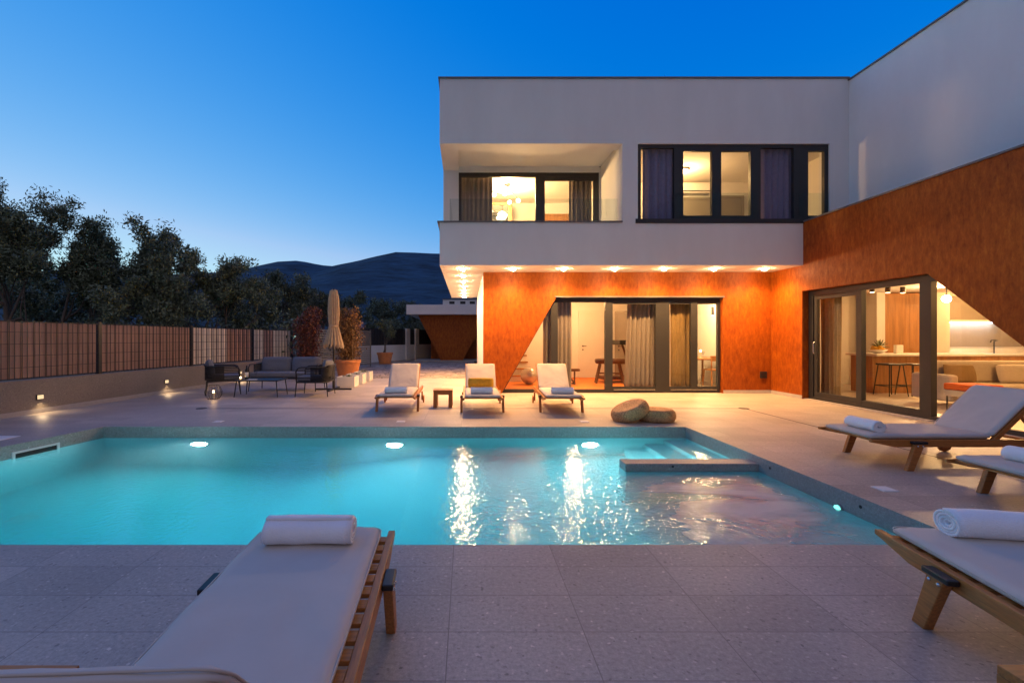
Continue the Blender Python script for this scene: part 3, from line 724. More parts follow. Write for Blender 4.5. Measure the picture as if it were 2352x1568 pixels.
def pipe(par, wd, ln, mtx, th):
    rc = .055; pts = []
    for cx_, cy_, a0 in ((wd / 2 - rc, ln - rc, 0), (-wd / 2 + rc, ln - rc, 90), (-wd / 2 + rc, rc, 180), (wd / 2 - rc, rc, 270)):
        for k in range(6):
            a = R(a0 + 18 * k); pts.append((cx_ + (rc - .001) * math.cos(a), cy_ + (rc - .001) * math.sin(a), th * .66))
    pts.append(pts[0])
    MB().tube([mtx @ Vector(p) for p in pts], .003, 6, caps=False).build('piping', 'mattress', par, smooth=True)
LOUNGERS = [
    ((-1.23, 7.8, 0), 1.5, 'teak lounger left of the small wooden side table on the far pool side'),
    ((.277, 7.69, 0), 0, 'teak lounger with the mustard cushion between the two other far loungers'),
    ((1.65, 7.69, 0), -3.0, 'teak lounger on the far side nearest the wicker poufs'),
    ((-.718, 2.335, 0), 182.6, 'teak lounger in the left foreground seen from its head end'),
    ((2.485, 2.31, 0), 169.7, 'teak lounger in the right foreground cut by the picture edge'),
    ((4.03, 4.84, 0), -90, 'teak lounger standing crosswise before the sliding door'),
    ((4.02, 3.47, 0), -91, 'teak lounger half hidden at the right edge between two others'),
]
for loc, rz, lab in LOUNGERS: make_lounger(47 if rz == 182.6 else 44, .655 if rz == 182.6 else .66, lab, loc, R(rz), shift=.02 if rz == 182.6 else 0)
# rolled towels
def towel(x, y, z, rz, lab, ln=.38, r=.062, seed=1):
    mm = MB(); rnd = random.Random(seed); turns = 4.2; n = 120; k = 12; vs = []; fs = []
    for i in range(n + 1):
        t = i / n; a = t * turns * 2 * math.pi + .6; rr = .012 + (r - .012) * t
        for j in range(k + 1):
            u = j / k - .5
            wob = .0035 * mn.noise(Vector((math.cos(a) * 2 + seed, math.sin(a) * 2, u * 6))) * t + .004 * mn.noise(Vector((seed, a * .3, u * 3)))
            tele = .012 * mn.noise(Vector((t * 6 + seed, 3.3, 1 if u > 0 else 5))) * (1 if abs(u) == .5 else 0)
            R_ = rr + wob
            vs.append((u * ln + tele, math.cos(a) * R_ * 1.12, math.sin(a) * R_ * .88 + r * .9))
    for i in range(n):
        for j in range(k): fs.append((i * (k + 1) + j, i * (k + 1) + j + 1, (i + 1) * (k + 1) + j + 1, (i + 1) * (k + 1) + j))
    o = MB().add(vs, fs).build('rolled_towel', 'towel', None, smooth=True, solid=r * .185)
    tag(o, lab, 'towel', 'rolled white towels on the loungers')
    o.location = (x, y, z); 
    # re-centre the mesh on its resting point
    o.rotation_euler = (0, 0, rz)
    return o
ZM = .343
towel(-1.24, 7.98, ZM, R(2), 'rolled white towel on the lounger left of the small wooden side table', seed=1)
towel(.26, 7.9, ZM, R(-1), 'rolled white towel before the mustard cushion', seed=2)
towel(1.66, 7.9, ZM, R(-3), 'rolled white towel on the lounger nearest the wicker poufs', seed=3)
towel(-.735, 2.15, ZM, R(1), 'rolled white towel in the foreground left on the lounger end by the pool', ln=.4, r=.068, seed=4)
towel(2.58, 2.19, ZM, R(170), 'large rolled white towel in the right foreground with its spiral end visible', ln=.46, r=.07, seed=11)
towel(4.22, 4.83, ZM, R(88), 'rolled white towel on the crosswise lounger before the sliding door', seed=6)
towel(4.3, 3.42, ZM, R(91), 'rolled white towel at the right edge on the half hidden lounger', seed=7)
def cushion(w, h, d, name, mat, parent, mtx, lab=None, wave=1.0):
    nn = 14; vs = []; fs = []
    for s in (-1, 1):
        for j in range(nn + 1):
            for i in range(nn + 1):
                u, v = i / nn * 2 - 1, j / nn * 2 - 1
                k = max(0, (1 - u ** 4) * (1 - v ** 4)) ** .45
                pin = 1 - .05 * (u * u) * (v * v) 
                bulge = 1 - .03 * (1 - k)
                vs.append((u * w / 2 * pin, s * d / 2 * k * (1 + .12 * wave * mn.noise(Vector((u * 2, v * 2, w * 7 + h)))), v * h / 2 * pin))
    S = (nn + 1) ** 2
    for s in (0, 1):
        for j in range(nn):
            for i in range(nn):
                a = s * S + j * (nn + 1) + i; fs.append((a, a + 1, a + nn + 2, a + nn + 1))
    return MB().add(vs, fs, mtx).build(name, mat, parent, smooth=True)
c = cushion(.5, .2, .14, 'throw_pillow', 'yellow', None, Matrix.Translation((.275, 8.83, .44)) @ Matrix.Rotation(R(-20), 4, 'X'))
tag(c, 'long mustard yellow pillow leaning on the middle far lounger', 'pillow')
# small teak side tables
def side_table(x, y, rz, lab, w=.36, h=.33):
    t = thing('side_table', lab, 'side table', (x, y, 0), rz, 'small teak side tables')
    mm = MB()
    for i in range(4): mm.box(-w / 2, w / 2, -w / 2 + i * w / 4 + .003, -w / 2 + (i + 1) * w / 4 - .003, h - .028, h)
    mm.build('table_top', 'teakx', t, bevel=.003)
    for s in (-1, 1):
        for yy in (-1, 1): MB().box(min(s * (w / 2 - .002), s * (w / 2 - .072)), max(s * (w / 2 - .002), s * (w / 2 - .072)), min(yy * w / 2, yy * (w / 2 - .08)), max(yy * w / 2, yy * (w / 2 - .08)), 0, h - .029).build('leg', 'teak', t, bevel=.003)
    for yy in (-1, 1): MB().box(-w / 2 + .073, w / 2 - .073, yy * (w / 2 - .03) - .01, yy * (w / 2 - .03) + .01, h - .09, h - .03).build('apron', 'teakx', t, bevel=.002)
side_table(-.45, 8.72, 0, 'small teak side table between the first two far loungers')
side_table(-1.355, 1.205, 0, 'teak side table whose edge shows at the bottom left corner', h=.31)
side_table(1.76, 1.18, R(0), 'teak side table cut by the bottom right corner')
# woven poufs
def pouf(mtx, lab, r=.295, h=.19):
    n = 30; prof = []
    for i in range(n + 1):
        a = -math.pi / 2 + math.pi * i / n
        prof.append(((r - h / 2 * .9) + h / 2 * .9 * max(0, math.cos(a)) ** .8 + .004 * math.cos(i * math.pi), h / 2 + h / 2 * math.sin(a)))
    prof = [(.02, .012), (.14, .004)] + prof + [(.14, h - .006), (.02, h - .022)]
    nn = 72; vs = []; fs = []
    for i, (rr, z) in enumerate(prof):
        for k in range(nn):
            a = 2 * math.pi * k / nn; w_ = 1 + (.008 if (k + (i % 2)) % 2 else -.008) * (rr > .15)
            vs.append((rr * w_ * math.cos(a), rr * w_ * math.sin(a), z))
    for i in range(len(prof) - 1):
        for k in range(nn): fs.append((i * nn + k, i * nn + (k + 1) % nn, (i + 1) * nn + (k + 1) % nn, (i + 1) * nn + k))
    fs += [list(range(nn))[::-1], [(len(prof) - 1) * nn + k for k in range(nn)]]
    o = MB().add(vs, fs).build('wicker_pouf', 'rattan', None, smooth=True)
    tag(o, lab, 'pouf', 'round woven poufs by the pool'); o.matrix_world = mtx
pouf(Matrix.Translation((2.99, 7.2, 0)), 'round woven pouf lying flat beside the tilted one')
pouf(Matrix.Translation((2.62, 7.18, .045)) @ Matrix.Rotation(R(10), 4, 'Z') @ Matrix.Rotation(R(-24), 4, 'Y') @ Matrix.Translation((0, 0, .03)), 'round woven pouf tilted against the flat one')

# ------------------------------------------------------------------ lounge group
def rbox(mm, x0, x1, y0, y1, z0, z1): return mm.box(x0, x1, y0, y1, z0, z1)
def armchair(loc, rz, lab):
    t = thing('armchair', lab, 'armchair', loc, rz, 'black woven armchairs of the lounge set')   # faces local -y
    w, d = .31, .33
    for sx in (-1, 1):
        for sy in (-1, 1): MB().tube([(sx * w, sy * d, .32), (sx * (w + .01), sy * (d + .03), 0)], [.016, .011], 8).build('leg', 'blackmetal', t)
    fr = MB()
    fr.tube([(-w, -d, .32), (w, -d, .32), (w, d, .32), (-w, d, .32), (-w, -d, .32)], .016, 8)
    for s in (-1, 1):
        fr.tube([(s * w, -d, .32), (s * (w + .01), -d - .01, .56), (s * (w + .01), -d + .03, .63), (s * (w + .01), -d + .1, .655), (s * (w + .01), d, .66)], .016, 8)
    fr.tube([(-w - .01, d, .66), (-w + .02, d + .05, .69), (w - .02, d + .05, .69), (w + .01, d, .66)], .016, 8)
    fr.build('frame', 'blackmetal', t, smooth=True)
    MB().box(-w, w, -d, d, .325, .345).build('seat_base', 'blackmetal', t)
    wv = MB()
    for i in range(12):
        z = .36 + i * .027
        wv.tube([(w + .012, -.02, z), (w + .012, d - .06, z), (w - .03, d + .035, z), (-w + .03, d + .035, z), (-w - .012, d - .06, z), (-w - .012, -.02, z)], .0115, 6)
    for s in (-1, 1):
        for z in (.42, .5, .58): wv.tube([(s * (w + .012), -.02, z), (s * (w + .012), -d, z)], .009, 6)
    wv.build('woven_back', 'rope', t, smooth=True)
    MB().box(-w + .02, w - .02, -d, d - .1, .346, .455).build('seat_cushion', 'cush', t, bevel=.035, seg=4)
    cushion(.56, .42, .17, 'back_cushion', 'cush', t, Matrix.Translation((0, d - .06, .6)) @ Matrix.Rotation(R(-10), 4, 'X'))
armchair((-5.75, 10.75, 0), R(118), 'black woven armchair left of the coffee table beside the lit lantern')
armchair((-3.47, 10.45, 0), R(-88), 'black woven armchair right of the coffee table beside the closed parasol')
S = thing('outdoor_sofa', 'two seat grey cushioned outdoor sofa with black woven frame behind the coffee table', 'sofa', (-4.52, 11.5, 0))
w, d = .82, .34
for sx in (-1, 1):
    for sy in (-1, 1): MB().tube([(sx * (w - .02), sy * d, .32), (sx * w, sy * (d + .03), 0)], [.016, .011], 8).build('leg', 'blackmetal', S)
fr = MB(); fr.tube([(-w, -d, .32), (w, -d, .32), (w, d, .32), (-w, d, .32), (-w, -d, .32)], .017, 8)
for s in (-1, 1): fr.tube([(s * w, -d, .32), (s * (w + .01), -d, .58), (s * (w + .01), -d + .06, .655), (s * (w + .01), d, .66)], .017, 8)
fr.tube([(-w, d, .66), (w, d, .66)], .017, 8); fr.build('frame', 'blackmetal', S, smooth=True)
MB().box(-w, w, -d, d, .325, .345).build('seat_base', 'blackmetal', S)
wv = MB()
for i in range(11):
    z = .37 + i * .027
    wv.tube([(-w - .012, -.05, z), (-w - .012, d - .05, z), (-w + .03, d + .03, z), (w - .03, d + .03, z), (w + .012, d - .05, z), (w + .012, -.05, z)], .0115, 6)
wv.build('woven_back', 'rope', S, smooth=True)
MB().box(-w + .02, w - .02, -d - .02, d - .1, .346, .465).build('seat_cushion', 'cush', S, bevel=.035, seg=4)
for s in (-1, 1): cushion(.77, .42, .2, 'back_cushion', 'cush', S, Matrix.Translation((s * .39, d - .09, .62)) @ Matrix.Rotation(R(-12), 4, 'X'))
CT = thing('coffee_table', 'low dark grey coffee table with thin slanted legs in the lounge set', 'coffee table', (-4.66, 10.33, 0))
MB().box(-.49, .49, -.29, .29, .352, .376).build('table_top', 'frame', CT, bevel=.004)
for sx in (-1, 1):
    for sy in (-1, 1): MB().tube([(sx * .44, sy * .25, .352), (sx * .48, sy * .28, 0)], [.014, .01], 8).build('leg', 'blackmetal', CT)
bo = thing('wine_bottle', 'dark wine bottle with pale label on the coffee table', 'bottle', (-4.98, 10.3, .376))
MB().lathe([(.001, 0), (.036, .002), (.038, .02), (.038, .19), (.03, .225), (.0145, .25), (.0135, .3), (.015, .31), (.001, .311)], n=20).build('glass_body', 'bottle', bo, smooth=True)
MB().lathe([(.0386, .05), (.0386, .16)], n=20).build('label', 'paper', bo, smooth=True)
for x, y, lab in ((-5.07, 10.4, 'wine glass left of the bottle on the coffee table'), (-4.83, 10.42, 'wine glass right of the bottle on the coffee table')):
    o = MB().lathe([(.001, 0), (.034, .002), (.005, .01), (.004, .08), (.03, .105), (.04, .14), (.034, .2), (.032, .2), (.037, .14), (.001, .1)], n=20).build('wine_glass', 'wineglass', None, smooth=True)
    tag(o, lab, 'wine glass', 'wine glasses on the coffee table'); o.location = (x, y, .376)
cd = thing('tealight', 'small glass tealight burning at the left end of the coffee table', 'candle', (-5.08, 10.22, .376))
MB().lathe([(.001, 0), (.032, .002), (.036, .07), (.034, .07), (.03, .006), (.001, .006)], n=20).build('glass_cup', 'wineglass', cd, smooth=True)
MB().lathe([(.028, .007), (.028, .03)], n=16).build('wax', 'candle', cd)
MB().sphere((0, 0, .046), .013, 8, 1.4).build('flame', 'flame', cd, smooth=True)
pt = tag(MB().box(-.1, .1, -.07, .07, 0, .008).build('book', 'paper', None, bevel=.002), 'thin white booklet lying on the coffee table', 'booklet'); pt.location = (-4.8, 10.18, .376)
ln = thing('wire_lantern', 'round black wire lantern with burning candle on the deck', 'lantern', (-5.45, 9.79, 0))
mm = MB()
for k in range(16):
    a = 2 * math.pi * k / 16
    mm.tube([(math.cos(a) * .11, math.sin(a) * .11, 0.004), (math.cos(a) * .16, math.sin(a) * .16, .08), (math.cos(a) * .17, math.sin(a) * .17, .16), (math.cos(a) * .13, math.sin(a) * .13, .26), (math.cos(a) * .09, math.sin(a) * .09, .3)], .0035, 5)
for r_, z in ((.11, .004), (.17, .15), (.09, .3)):
    mm.tube([(r_ * math.cos(2 * math.pi * k / 24), r_ * math.sin(2 * math.pi * k / 24), z) for k in range(25)], .004, 5)
mm.build('wire_cage', 'blackmetal', ln)
MB().lathe([(.03, .01), (.03, .13)], n=18).build('candle', 'candle', ln)
MB().sphere((0, 0, .155), .016, 8, 1.6).build('flame', 'flame', ln, smooth=True)
light('POINT', 'candle_glow', (-5.45, 9.79, .2), 1.6, (1, .55, .2), ln, radius=.02)
# closed parasol
U = thing('closed_parasol', 'closed beige parasol hanging folded on its dark pole behind the right armchair', 'parasol', (-3.37, 11.53, 0))
MB().tube([(0, 0, .02), (0, 0, 2.56)], .024, 12).build('pole', 'frame', U, smooth=True)
mm = MB().box(-.45, .45, -.03, .03, 0, .04).box(-.03, .03, .032, .45, 0, .04).box(-.03, .03, -.45, -.032, 0, .04); mm.build('cross_base', 'blackmetal', U, bevel=.004)
MB().tube([(0, 0, .04), (0, 0, .3)], .034, 12).build('pole_socket', 'blackmetal', U)
nf = 14; vs = []; fs = []; levels = [(2.54, .02, .0), (2.5, .07, .02), (2.3, .1, .035), (2.0, .112, .045), (1.75, .1, .04), (1.62, .085, .035), (1.5, .115, .05), (1.3, .16, .06), (1.14, .2, .075), (1.1, .2, .08)]
KN = nf * 8
for li, (z, r_, amp) in enumerate(levels):
    for k in range(KN):
        a = 2 * math.pi * k / KN
        rr = r_ - amp * .5 + amp * .9 * abs(math.sin(a * nf / 2 + .4 * math.sin(a * 3))) + .02 * math.sin(a * 2 + 1)
        zz = z + (.06 * math.cos(a * nf + 1) if li >= 8 else 0)
        vs.append((rr * math.cos(a), rr * math.sin(a), zz))
for li in range(len(levels) - 1):
    for k in range(KN): fs.append((li * KN + k, li * KN + (k + 1) % KN, (li + 1) * KN + (k + 1) % KN, (li + 1) * KN + k))
fs.append(list(range(KN)))
cn = MB().add(vs, fs).build('canopy', 'parasol', U, smooth=True)
MB().lathe([(.095, 1.58), (.1, 1.61), (.095, 1.64)], n=24).build('strap', 'parasol', cn, smooth=True)
rb = MB()
for k in range(8):
    a = 2 * math.pi * (k + .3) / 8; rb.tube([(.15 * math.cos(a), .15 * math.sin(a), 1.15), (.1 * math.cos(a), .1 * math.sin(a), .98)], .008, 6)
rb.build('rib', 'frame', U)

# ------------------------------------------------------------------ foliage
def leafquad(mm, p, ln, wd, rnd, up=.3):
    d = Vector((rnd.gauss(0, 1), rnd.gauss(0, 1), rnd.gauss(0, 1) + up)).normalized(); s_ = d.orthogonal().normalized()
    s_ = Matrix.Rotation(rnd.random() * 6.28, 3, d) @ s_
    n0 = len(mm.v); a = p; b_ = p + d * ln
    m_ = p + d * ln * .5
    mm.v += [a, m_ + s_ * wd / 2, b_, m_ - s_ * wd / 2]; mm.f.append([n0, n0 + 1, n0 + 2, n0 + 3])
def grow(rnd, tr, tips, p, d, ln, r, depth, spread, gnarl):
    pts = [p]; rs = [r]; k = 4; q_ = p; dd = d.copy()
    for i in range(k):
        dd = (dd + Vector((rnd.gauss(0, gnarl), rnd.gauss(0, gnarl), rnd.gauss(0, gnarl) + .03))).normalized()
        q_ = q_ + dd * ln / k; pts.append(q_); rs.append(r * (1 - .4 * (i + 1) / k))
    tr.tube(pts, rs, 6 if depth > 1 else 4, caps=False)
    if depth == 0: tips.append((q_, dd)); tips.append((pts[2], dd)); return
    for c_ in range(rnd.choice((2, 3, 3)) if depth > 1 else 3):
        nd = (dd + Vector((rnd.gauss(0, spread), rnd.gauss(0, spread), rnd.gauss(.12, spread * .6)))).normalized()
        grow(rnd, tr, tips, pts[rnd.choice((2, 3, 4, 4))], nd, ln * rnd.uniform(.6, .85), rs[-1] * .72, depth - 1, spread, gnarl)
def olive(seed, height, width, leaves, leaf='leaf', label='', cat='tree', loc=(0, 0, 0), group=None, name='olive_tree', trunk=.35, llen=.13, depth=4, low=0):
    rnd = random.Random(seed); tr = MB(); tips = []
    for k in range(rnd.choice((2, 3))):
        a = rnd.random() * 6.28
        grow(rnd, tr, tips, Vector((rnd.uniform(-.1, .1), rnd.uniform(-.1, .1), 0)), Vector((math.cos(a) * .3, math.sin(a) * .3, 1)).normalized(), height * trunk, height * .022, depth, .55, .16)
    zs = [t[0].z for t in tips]; xs = [abs(t[0].x) for t in tips] + [abs(t[0].y) for t in tips]; xs.sort()
    kz = height * .97 / max(zs); kx = width / xs[int(len(xs) * .97)]
    fixp = lambda p: Vector((p.x * (1 + (kx - 1) * min(1, p.z / (height * .4))), p.y * (1 + (kx - 1) * min(1, p.z / (height * .4))), p.z * kz))
    tr.v = [fixp(p) for p in tr.v]; tips = [(fixp(p), d_) for p, d_ in tips]
    t = thing(name, label, cat, loc, rnd.random() * 6.28 if False else 0, group)
    tr.build('trunk', 'bark', t, smooth=True)
    lf = MB()
    clumps = []
    for p, d_ in tips:
        if p.z < low * height: continue
        clumps.append((p, rnd.uniform(.15, .36) * height / 5, rnd.uniform(.4, 1.4)))
    tot = sum(c_[2] for c_ in clumps)
    for p, r_, wgt in clumps:
        for i in range(int(leaves * wgt / tot)):
            o_ = Vector((rnd.gauss(0, 1), rnd.gauss(0, 1), rnd.gauss(0, .85)))
            if o_.length > 1.9: o_ *= 1.9 / o_.length * rnd.random()
            o_ *= r_ * .62
            leafquad(lf, p + o_, llen * rnd.uniform(.7, 1.3), llen * .34 * rnd.uniform(.7, 1.3), rnd)
    lf.build('crown', leaf, t)
    return t
TG = 'olive trees beyond the fence'
TREES = [
    # x pixel, top y pixel, half width px, distance, leaves, label
    (55, 432, 105, 15, 15000, 'tallest olive tree at the left picture edge', 'leaf'),
    (205, 535, 80, 16.5, 10000, 'olive tree with drooping branch right of the tallest tree', 'leaf'),
    (385, 540, 128, 17, 13000, 'olive tree with the pointed top in the middle of the grove', 'leaf'),
    (520, 585, 118, 17.5, 10000, 'rounded olive tree with forked pale trunk at the right of the grove', 'leaf'),
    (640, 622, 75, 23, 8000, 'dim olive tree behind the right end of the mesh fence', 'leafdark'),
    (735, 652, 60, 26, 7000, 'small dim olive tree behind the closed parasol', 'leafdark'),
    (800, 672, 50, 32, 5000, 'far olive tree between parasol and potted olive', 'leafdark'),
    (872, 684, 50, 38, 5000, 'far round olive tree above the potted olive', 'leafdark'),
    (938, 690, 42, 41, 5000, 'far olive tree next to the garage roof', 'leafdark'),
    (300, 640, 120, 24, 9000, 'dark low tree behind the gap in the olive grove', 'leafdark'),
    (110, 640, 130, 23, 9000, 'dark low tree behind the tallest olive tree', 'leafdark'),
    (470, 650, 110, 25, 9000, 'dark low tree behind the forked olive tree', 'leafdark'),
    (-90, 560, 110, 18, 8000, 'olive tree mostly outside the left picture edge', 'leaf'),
]
for i, (x, y, hw, Y, nl, lab, lm) in enumerate(TREES):
    olive(40 + i, pz(y, Y) + .06, 1.2 * hw * Y / F, int(nl * 3), lm, lab, 'tree', (px(x, Y), Y, -.06), TG, llen=.075 + .003 * Y, depth=4, low=(.52, .5, .35, .35)[i] if i < 4 else 0)
# understorey thicket: nobody could count it
rnd = random.Random(5); lf = MB()
for i in range(26000):
    Y = rnd.uniform(16, 34); x = rnd.uniform(-260, 960); h = rnd.random() ** 1.5
    top = 1.1 + 1.5 * (.5 + mn.noise(Vector((x * .012, Y * .2, 1)))) + (Y - 16) * .06
    if x > 700 and Y < 30: continue
    X = px(x, Y)
    if X > -1.5 - max(0, (30 - Y)) * .3: continue
    leafquad(lf, Vector((X, Y, h * top)), .2, .08, rnd)
o = lf.build('thicket', 'leafdark'); o['kind'] = 'stuff'; o['label'] = 'dark tangle of undergrowth below the olive trees'; o['category'] = 'undergrowth'

def pot(t, r, h):
    MB().lathe([(r * .72, 0), (r * .95, h * .8), (r * .955, h * .84), (r * 1.03, h * .84), (r * 1.04, h * .99), (r * .98, h), (r * .93, h), (r * .9, h * .9), (.01, h * .9)], n=40).build('pot', 'terra', t, smooth=False, bevel=.006)
    MB().lathe([(.01, h * .905), (r * .89, h * .905)], n=30).build('soil', 'soil', t)
def photinia(seed, loc, label, H_, w_, lm='leafred'):
    rnd = random.Random(seed); t = thing('potted_shrub', label, 'potted shrub', loc, 0, 'red leaved potted shrubs')
    pot(t, .4, .62)
    st = MB(); lf = MB()
    for k in range(9):
        a = rnd.random() * 6.28; x, y = .12 * math.cos(a), .12 * math.sin(a)
        hh = rnd.uniform(.75, 1) * (H_ - .55) + .55
        pts = [Vector((x, y, .56))]
        for j in range(5):
            pts.append(pts[-1] + Vector((rnd.gauss(0, .05) + x * .12, rnd.gauss(0, .05) + y * .12, (hh - .56) / 5)))
        st.tube(pts, [.014, .012, .01, .008, .006, .004], 5)
        for j in range(620):
            f = rnd.random() ** .8 * 5; i0 = min(4, int(f)); p = pts[i0].lerp(pts[i0 + 1], f - i0)
            wd = w_ * (1.05 - .45 * (p.z / H_) ** 2)
            leafquad(lf, p + Vector((rnd.gauss(0, wd), rnd.gauss(0, wd), rnd.gauss(0, .05))), .085 * rnd.uniform(.6, 1.2), .04, rnd, .9)
    st.build('stem', 'bark', t); lf.build('foliage', lm, t)
    MB().tube([(.16, -.05, .5), (.17, -.05, H_ * .83)], .012, 8).build('stake', 'stake', t)
photinia(3, (-3.81, 14.6, 0), 'tall red leaved shrub in a big terracotta pot right of the parasol', 2.3, .13, 'leafmix')
photinia(8, (-5.2, 14.75, 0), 'tall red leaved shrub in a terracotta pot behind the sofa', 2.3, .13)
t = olive(77, 1.75, .5, 2600, 'leaf', 'young olive tree in a terracotta pot before the pale back wall', 'potted tree', (-4.19, 23.3, 0), None, 'potted_olive', trunk=.5, llen=.1, depth=3, low=.42)
for ch in t.children: ch.location.z = .54
pot(t, .4, .58)
for k, (y, lab) in enumerate(((12.15, 'low white planter with agave at the front end of the row'), (13.0, 'low white planter with small succulent in the middle of the row'), (13.85, 'low white planter with bushy succulent at the far end of the row'))):
    t = thing('planter_box', lab, 'planter', (-3.23 + .02 * k, y + .22, 0), 0, 'low white planter boxes in a row')
    mm = MB().box(-.24, .24, -.24, -.215, 0, .275).box(-.24, .24, .215, .24, 0, .275).box(-.24, -.215, -.215, .215, 0, .275).box(.215, .24, -.215, .215, 0, .275)
    mm.build('box', 'planter', t, bevel=.006); MB().box(-.215, .215, -.215, .215, .02, .2).build('soil', 'soil', t)
    rnd = random.Random(k); lf = MB()
    for j in range(40 if k < 2 else 70):
        a = rnd.random() * 6.28; r_ = rnd.uniform(0, .12); p = Vector((r_ * math.cos(a), r_ * math.sin(a), .22)); d_ = Vector((math.cos(a) * .5, math.sin(a) * .5, 1)).normalized()
        s_ = Vector((-math.sin(a), math.cos(a), 0)); L_ = rnd.uniform(.07, .15); n0 = len(lf.v)
        lf.v += [p - s_ * .012, p + s_ * .012, p + d_ * L_ + d_.cross(s_) * .01]; lf.f.append([n0, n0 + 1, n0 + 2])
    lf.build('succulent', 'leafgreen', t)
# ------------------------------------------------------------------ curtains
def curtain(x0, x1, y, z0, z1, lab, mat='curtain', folds=6, axis='x', amp=.045, seed=0, flare=0):
    rnd = random.Random(seed); n = folds * 12; k = 14; vs = []; fs = []
    for j in range(k + 1):
        v = j / k
        for i in range(n + 1):
            u = i / n
            a = u * folds * 2 * math.pi + .8 * math.sin(u * 7 + seed)
            off = amp * math.sin(a) * (.75 + .25 * math.sin(u * 5 + seed)) + .012 * math.sin(v * 4 + u * 9 + seed)
            s = x0 + (x1 - x0) * u - flare * (1 - v) * (1 - u)
            z = z0 + (z1 - z0) * v
            vs.append((s, y + off, z) if axis == 'x' else (y + off, s, z))
    for j in range(k):
        for i in range(n): fs.append((j * (n + 1) + i, j * (n + 1) + i + 1, (j + 1) * (n + 1) + i + 1, (j + 1) * (n + 1) + i))
    o = MB().add(vs, fs).build('curtain', mat, None, smooth=True, solid=.004)
    tag(o, lab, 'curtain', 'long window curtains'); return o
curtain(1.88, 2.58, 11.2, .04, 2.58, 'taupe curtain behind the leftmost ground floor mullion', folds=6, seed=1)
curtain(3.98, 4.75, 11.2, .04, 2.58, 'wide taupe curtain in the middle of the ground floor window', folds=7, seed=2, flare=.1)
curtain(4.98, 5.44, 11.12, .04, 2.58, 'ochre taupe curtain left of the dining table', 'curtaingold', folds=5, seed=3, amp=.03)
curtain(9.25, 9.75, 7.62, .04, 2.5, 'ochre curtain at the far end of the sliding door', 'curtaingold', folds=5, axis='y', seed=4)
curtain(-.15, .66, 11.66, 3.04, 5.44, 'curtain at the left of the balcony window', folds=7, seed=5)
curtain(2.62, 3.2, 11.66, 3.04, 5.44, 'curtain at the right of the balcony window', folds=5, seed=6)
curtain(3.86, 4.66, 9.965, 3.04, 5.46, 'dusky blue curtain at the left end of the upper window band', 'curtainblue', folds=5, seed=7)
curtain(6.4, 7.2, 9.965, 3.04, 5.46, 'dusky mauve curtain in the right half of the upper window band', 'curtainblue', folds=6, seed=8)

# ------------------------------------------------------------------ upstairs rooms
ch = thing('chandelier', 'branching black chandelier with round bulbs in the balcony room', 'chandelier', (1.1, 12.3, 5.46))
mm = MB().lathe([(.09, -.03), (.09, 0)], n=20); mm.tube([(0, 0, -.03), (0, 0, -.25)], .008)
ends = [(.28, -.1, -.42), (-.35, .1, -.2), (.08, .25, -.36), (-.1, -.3, -.3)]
for e_ in ends: mm.tube([(0, 0, -.24), (e_[0] * .5, e_[1] * .5, -.26), e_], .008, 6)
mm.build('stem', 'blackmetal', ch)
for e_ in ends: MB().sphere((e_[0], e_[1], e_[2] - .05), .055, 12).build('bulb', 'bulb', ch, smooth=True)
light('POINT', 'chandelier_glow', (1.1, 12.3, 5.1), ROOM_A, (1, .58, .24), ch, radius=.12)
wd = thing('mirror_wardrobe', 'wardrobe with mirrored sliding door seen through the balcony window', 'wardrobe', (.7, 13.2, 3.03))
MB().box(-.7, .62, .02, .6, 0, 2.22).build('body', 'wood', wd)
MB().box(.5, .56, -.02, .018, 0, 2.2).box(-.7, -.64, -.02, .018, 0, 2.2).box(-.64, .5, -.02, .018, 2.14, 2.2).build('door_frame', 'wood', wd)
MB().box(-.64, .5, 0, .01, .02, 2.14).build('mirror', 'mirror', wd)
def inner_door(x, y, z, w, h, lab, mat='door', rz=0):
    t = thing('interior_door', lab, 'door', (x, y, z), rz, 'interior doors seen through windows')
    MB().box(-w / 2, w / 2, -.02, .02, 0, h).build('leaf', mat, t, bevel=.003)
    MB().box(-w / 2 - .07, -w / 2 - .003, -.03, .03, 0, h + .06).box(w / 2 + .003, w / 2 + .07, -.03, .03, 0, h + .06).box(-w / 2 - .003, w / 2 + .003, -.03, .03, h + .003, h + .06).build('door_frame', mat, t)
    hd = MB().tube([(-w / 2 + .06, -.02, 1.02), (-w / 2 + .06, -.06, 1.02), (-w / 2 + .17, -.06, 1.02)], .01, 8)
    hd.tube([(-w / 2 + .06, -.03, 1.02), (-w / 2 + .06, -.02, 1.02)], .026, 12); hd.tube([(-w / 2 + .06, -.028, .9), (-w / 2 + .06, -.02, .9)], .024, 12)
    hd.build('handle', 'blackmetal', t); return t
inner_door(2.7, 13.96, 3.03, .78, 2.02, 'pale door at the back of the balcony room', 'wood')
inner_door(6.0, 12.11, 3.03, .95, 1.95, 'tan door below the air conditioner upstairs', 'greydoor')
inner_door(7.05, 12.11, 3.03, .5, 2.0, 'narrow tan door right of the air conditioner upstairs', 'greydoor')
ac = thing('air_conditioner', 'white wall air conditioner in the upstairs room', 'air conditioner', (6.0, 12.04, 5.12))
MB().box(-.42, .42, -.1, .1, 0, .27).build('casing', 'planter', ac, bevel=.03, seg=3); MB().box(-.38, .38, -.104, -.1, .03, .06).build('vent', 'frame', ac)
cl = thing('ceiling_lamp', 'round lit ceiling lamp in the upstairs corner room', 'ceiling lamp', (5.3, 11.2, 5.46))
MB().lathe([(.16, 0), (.16, -.05)], n=24).build('base', 'planter', cl); MB().lathe([(.15, -.051), (.12, -.08), (.001, -.09)], n=24).build('shade', 'bulb', cl, smooth=True)
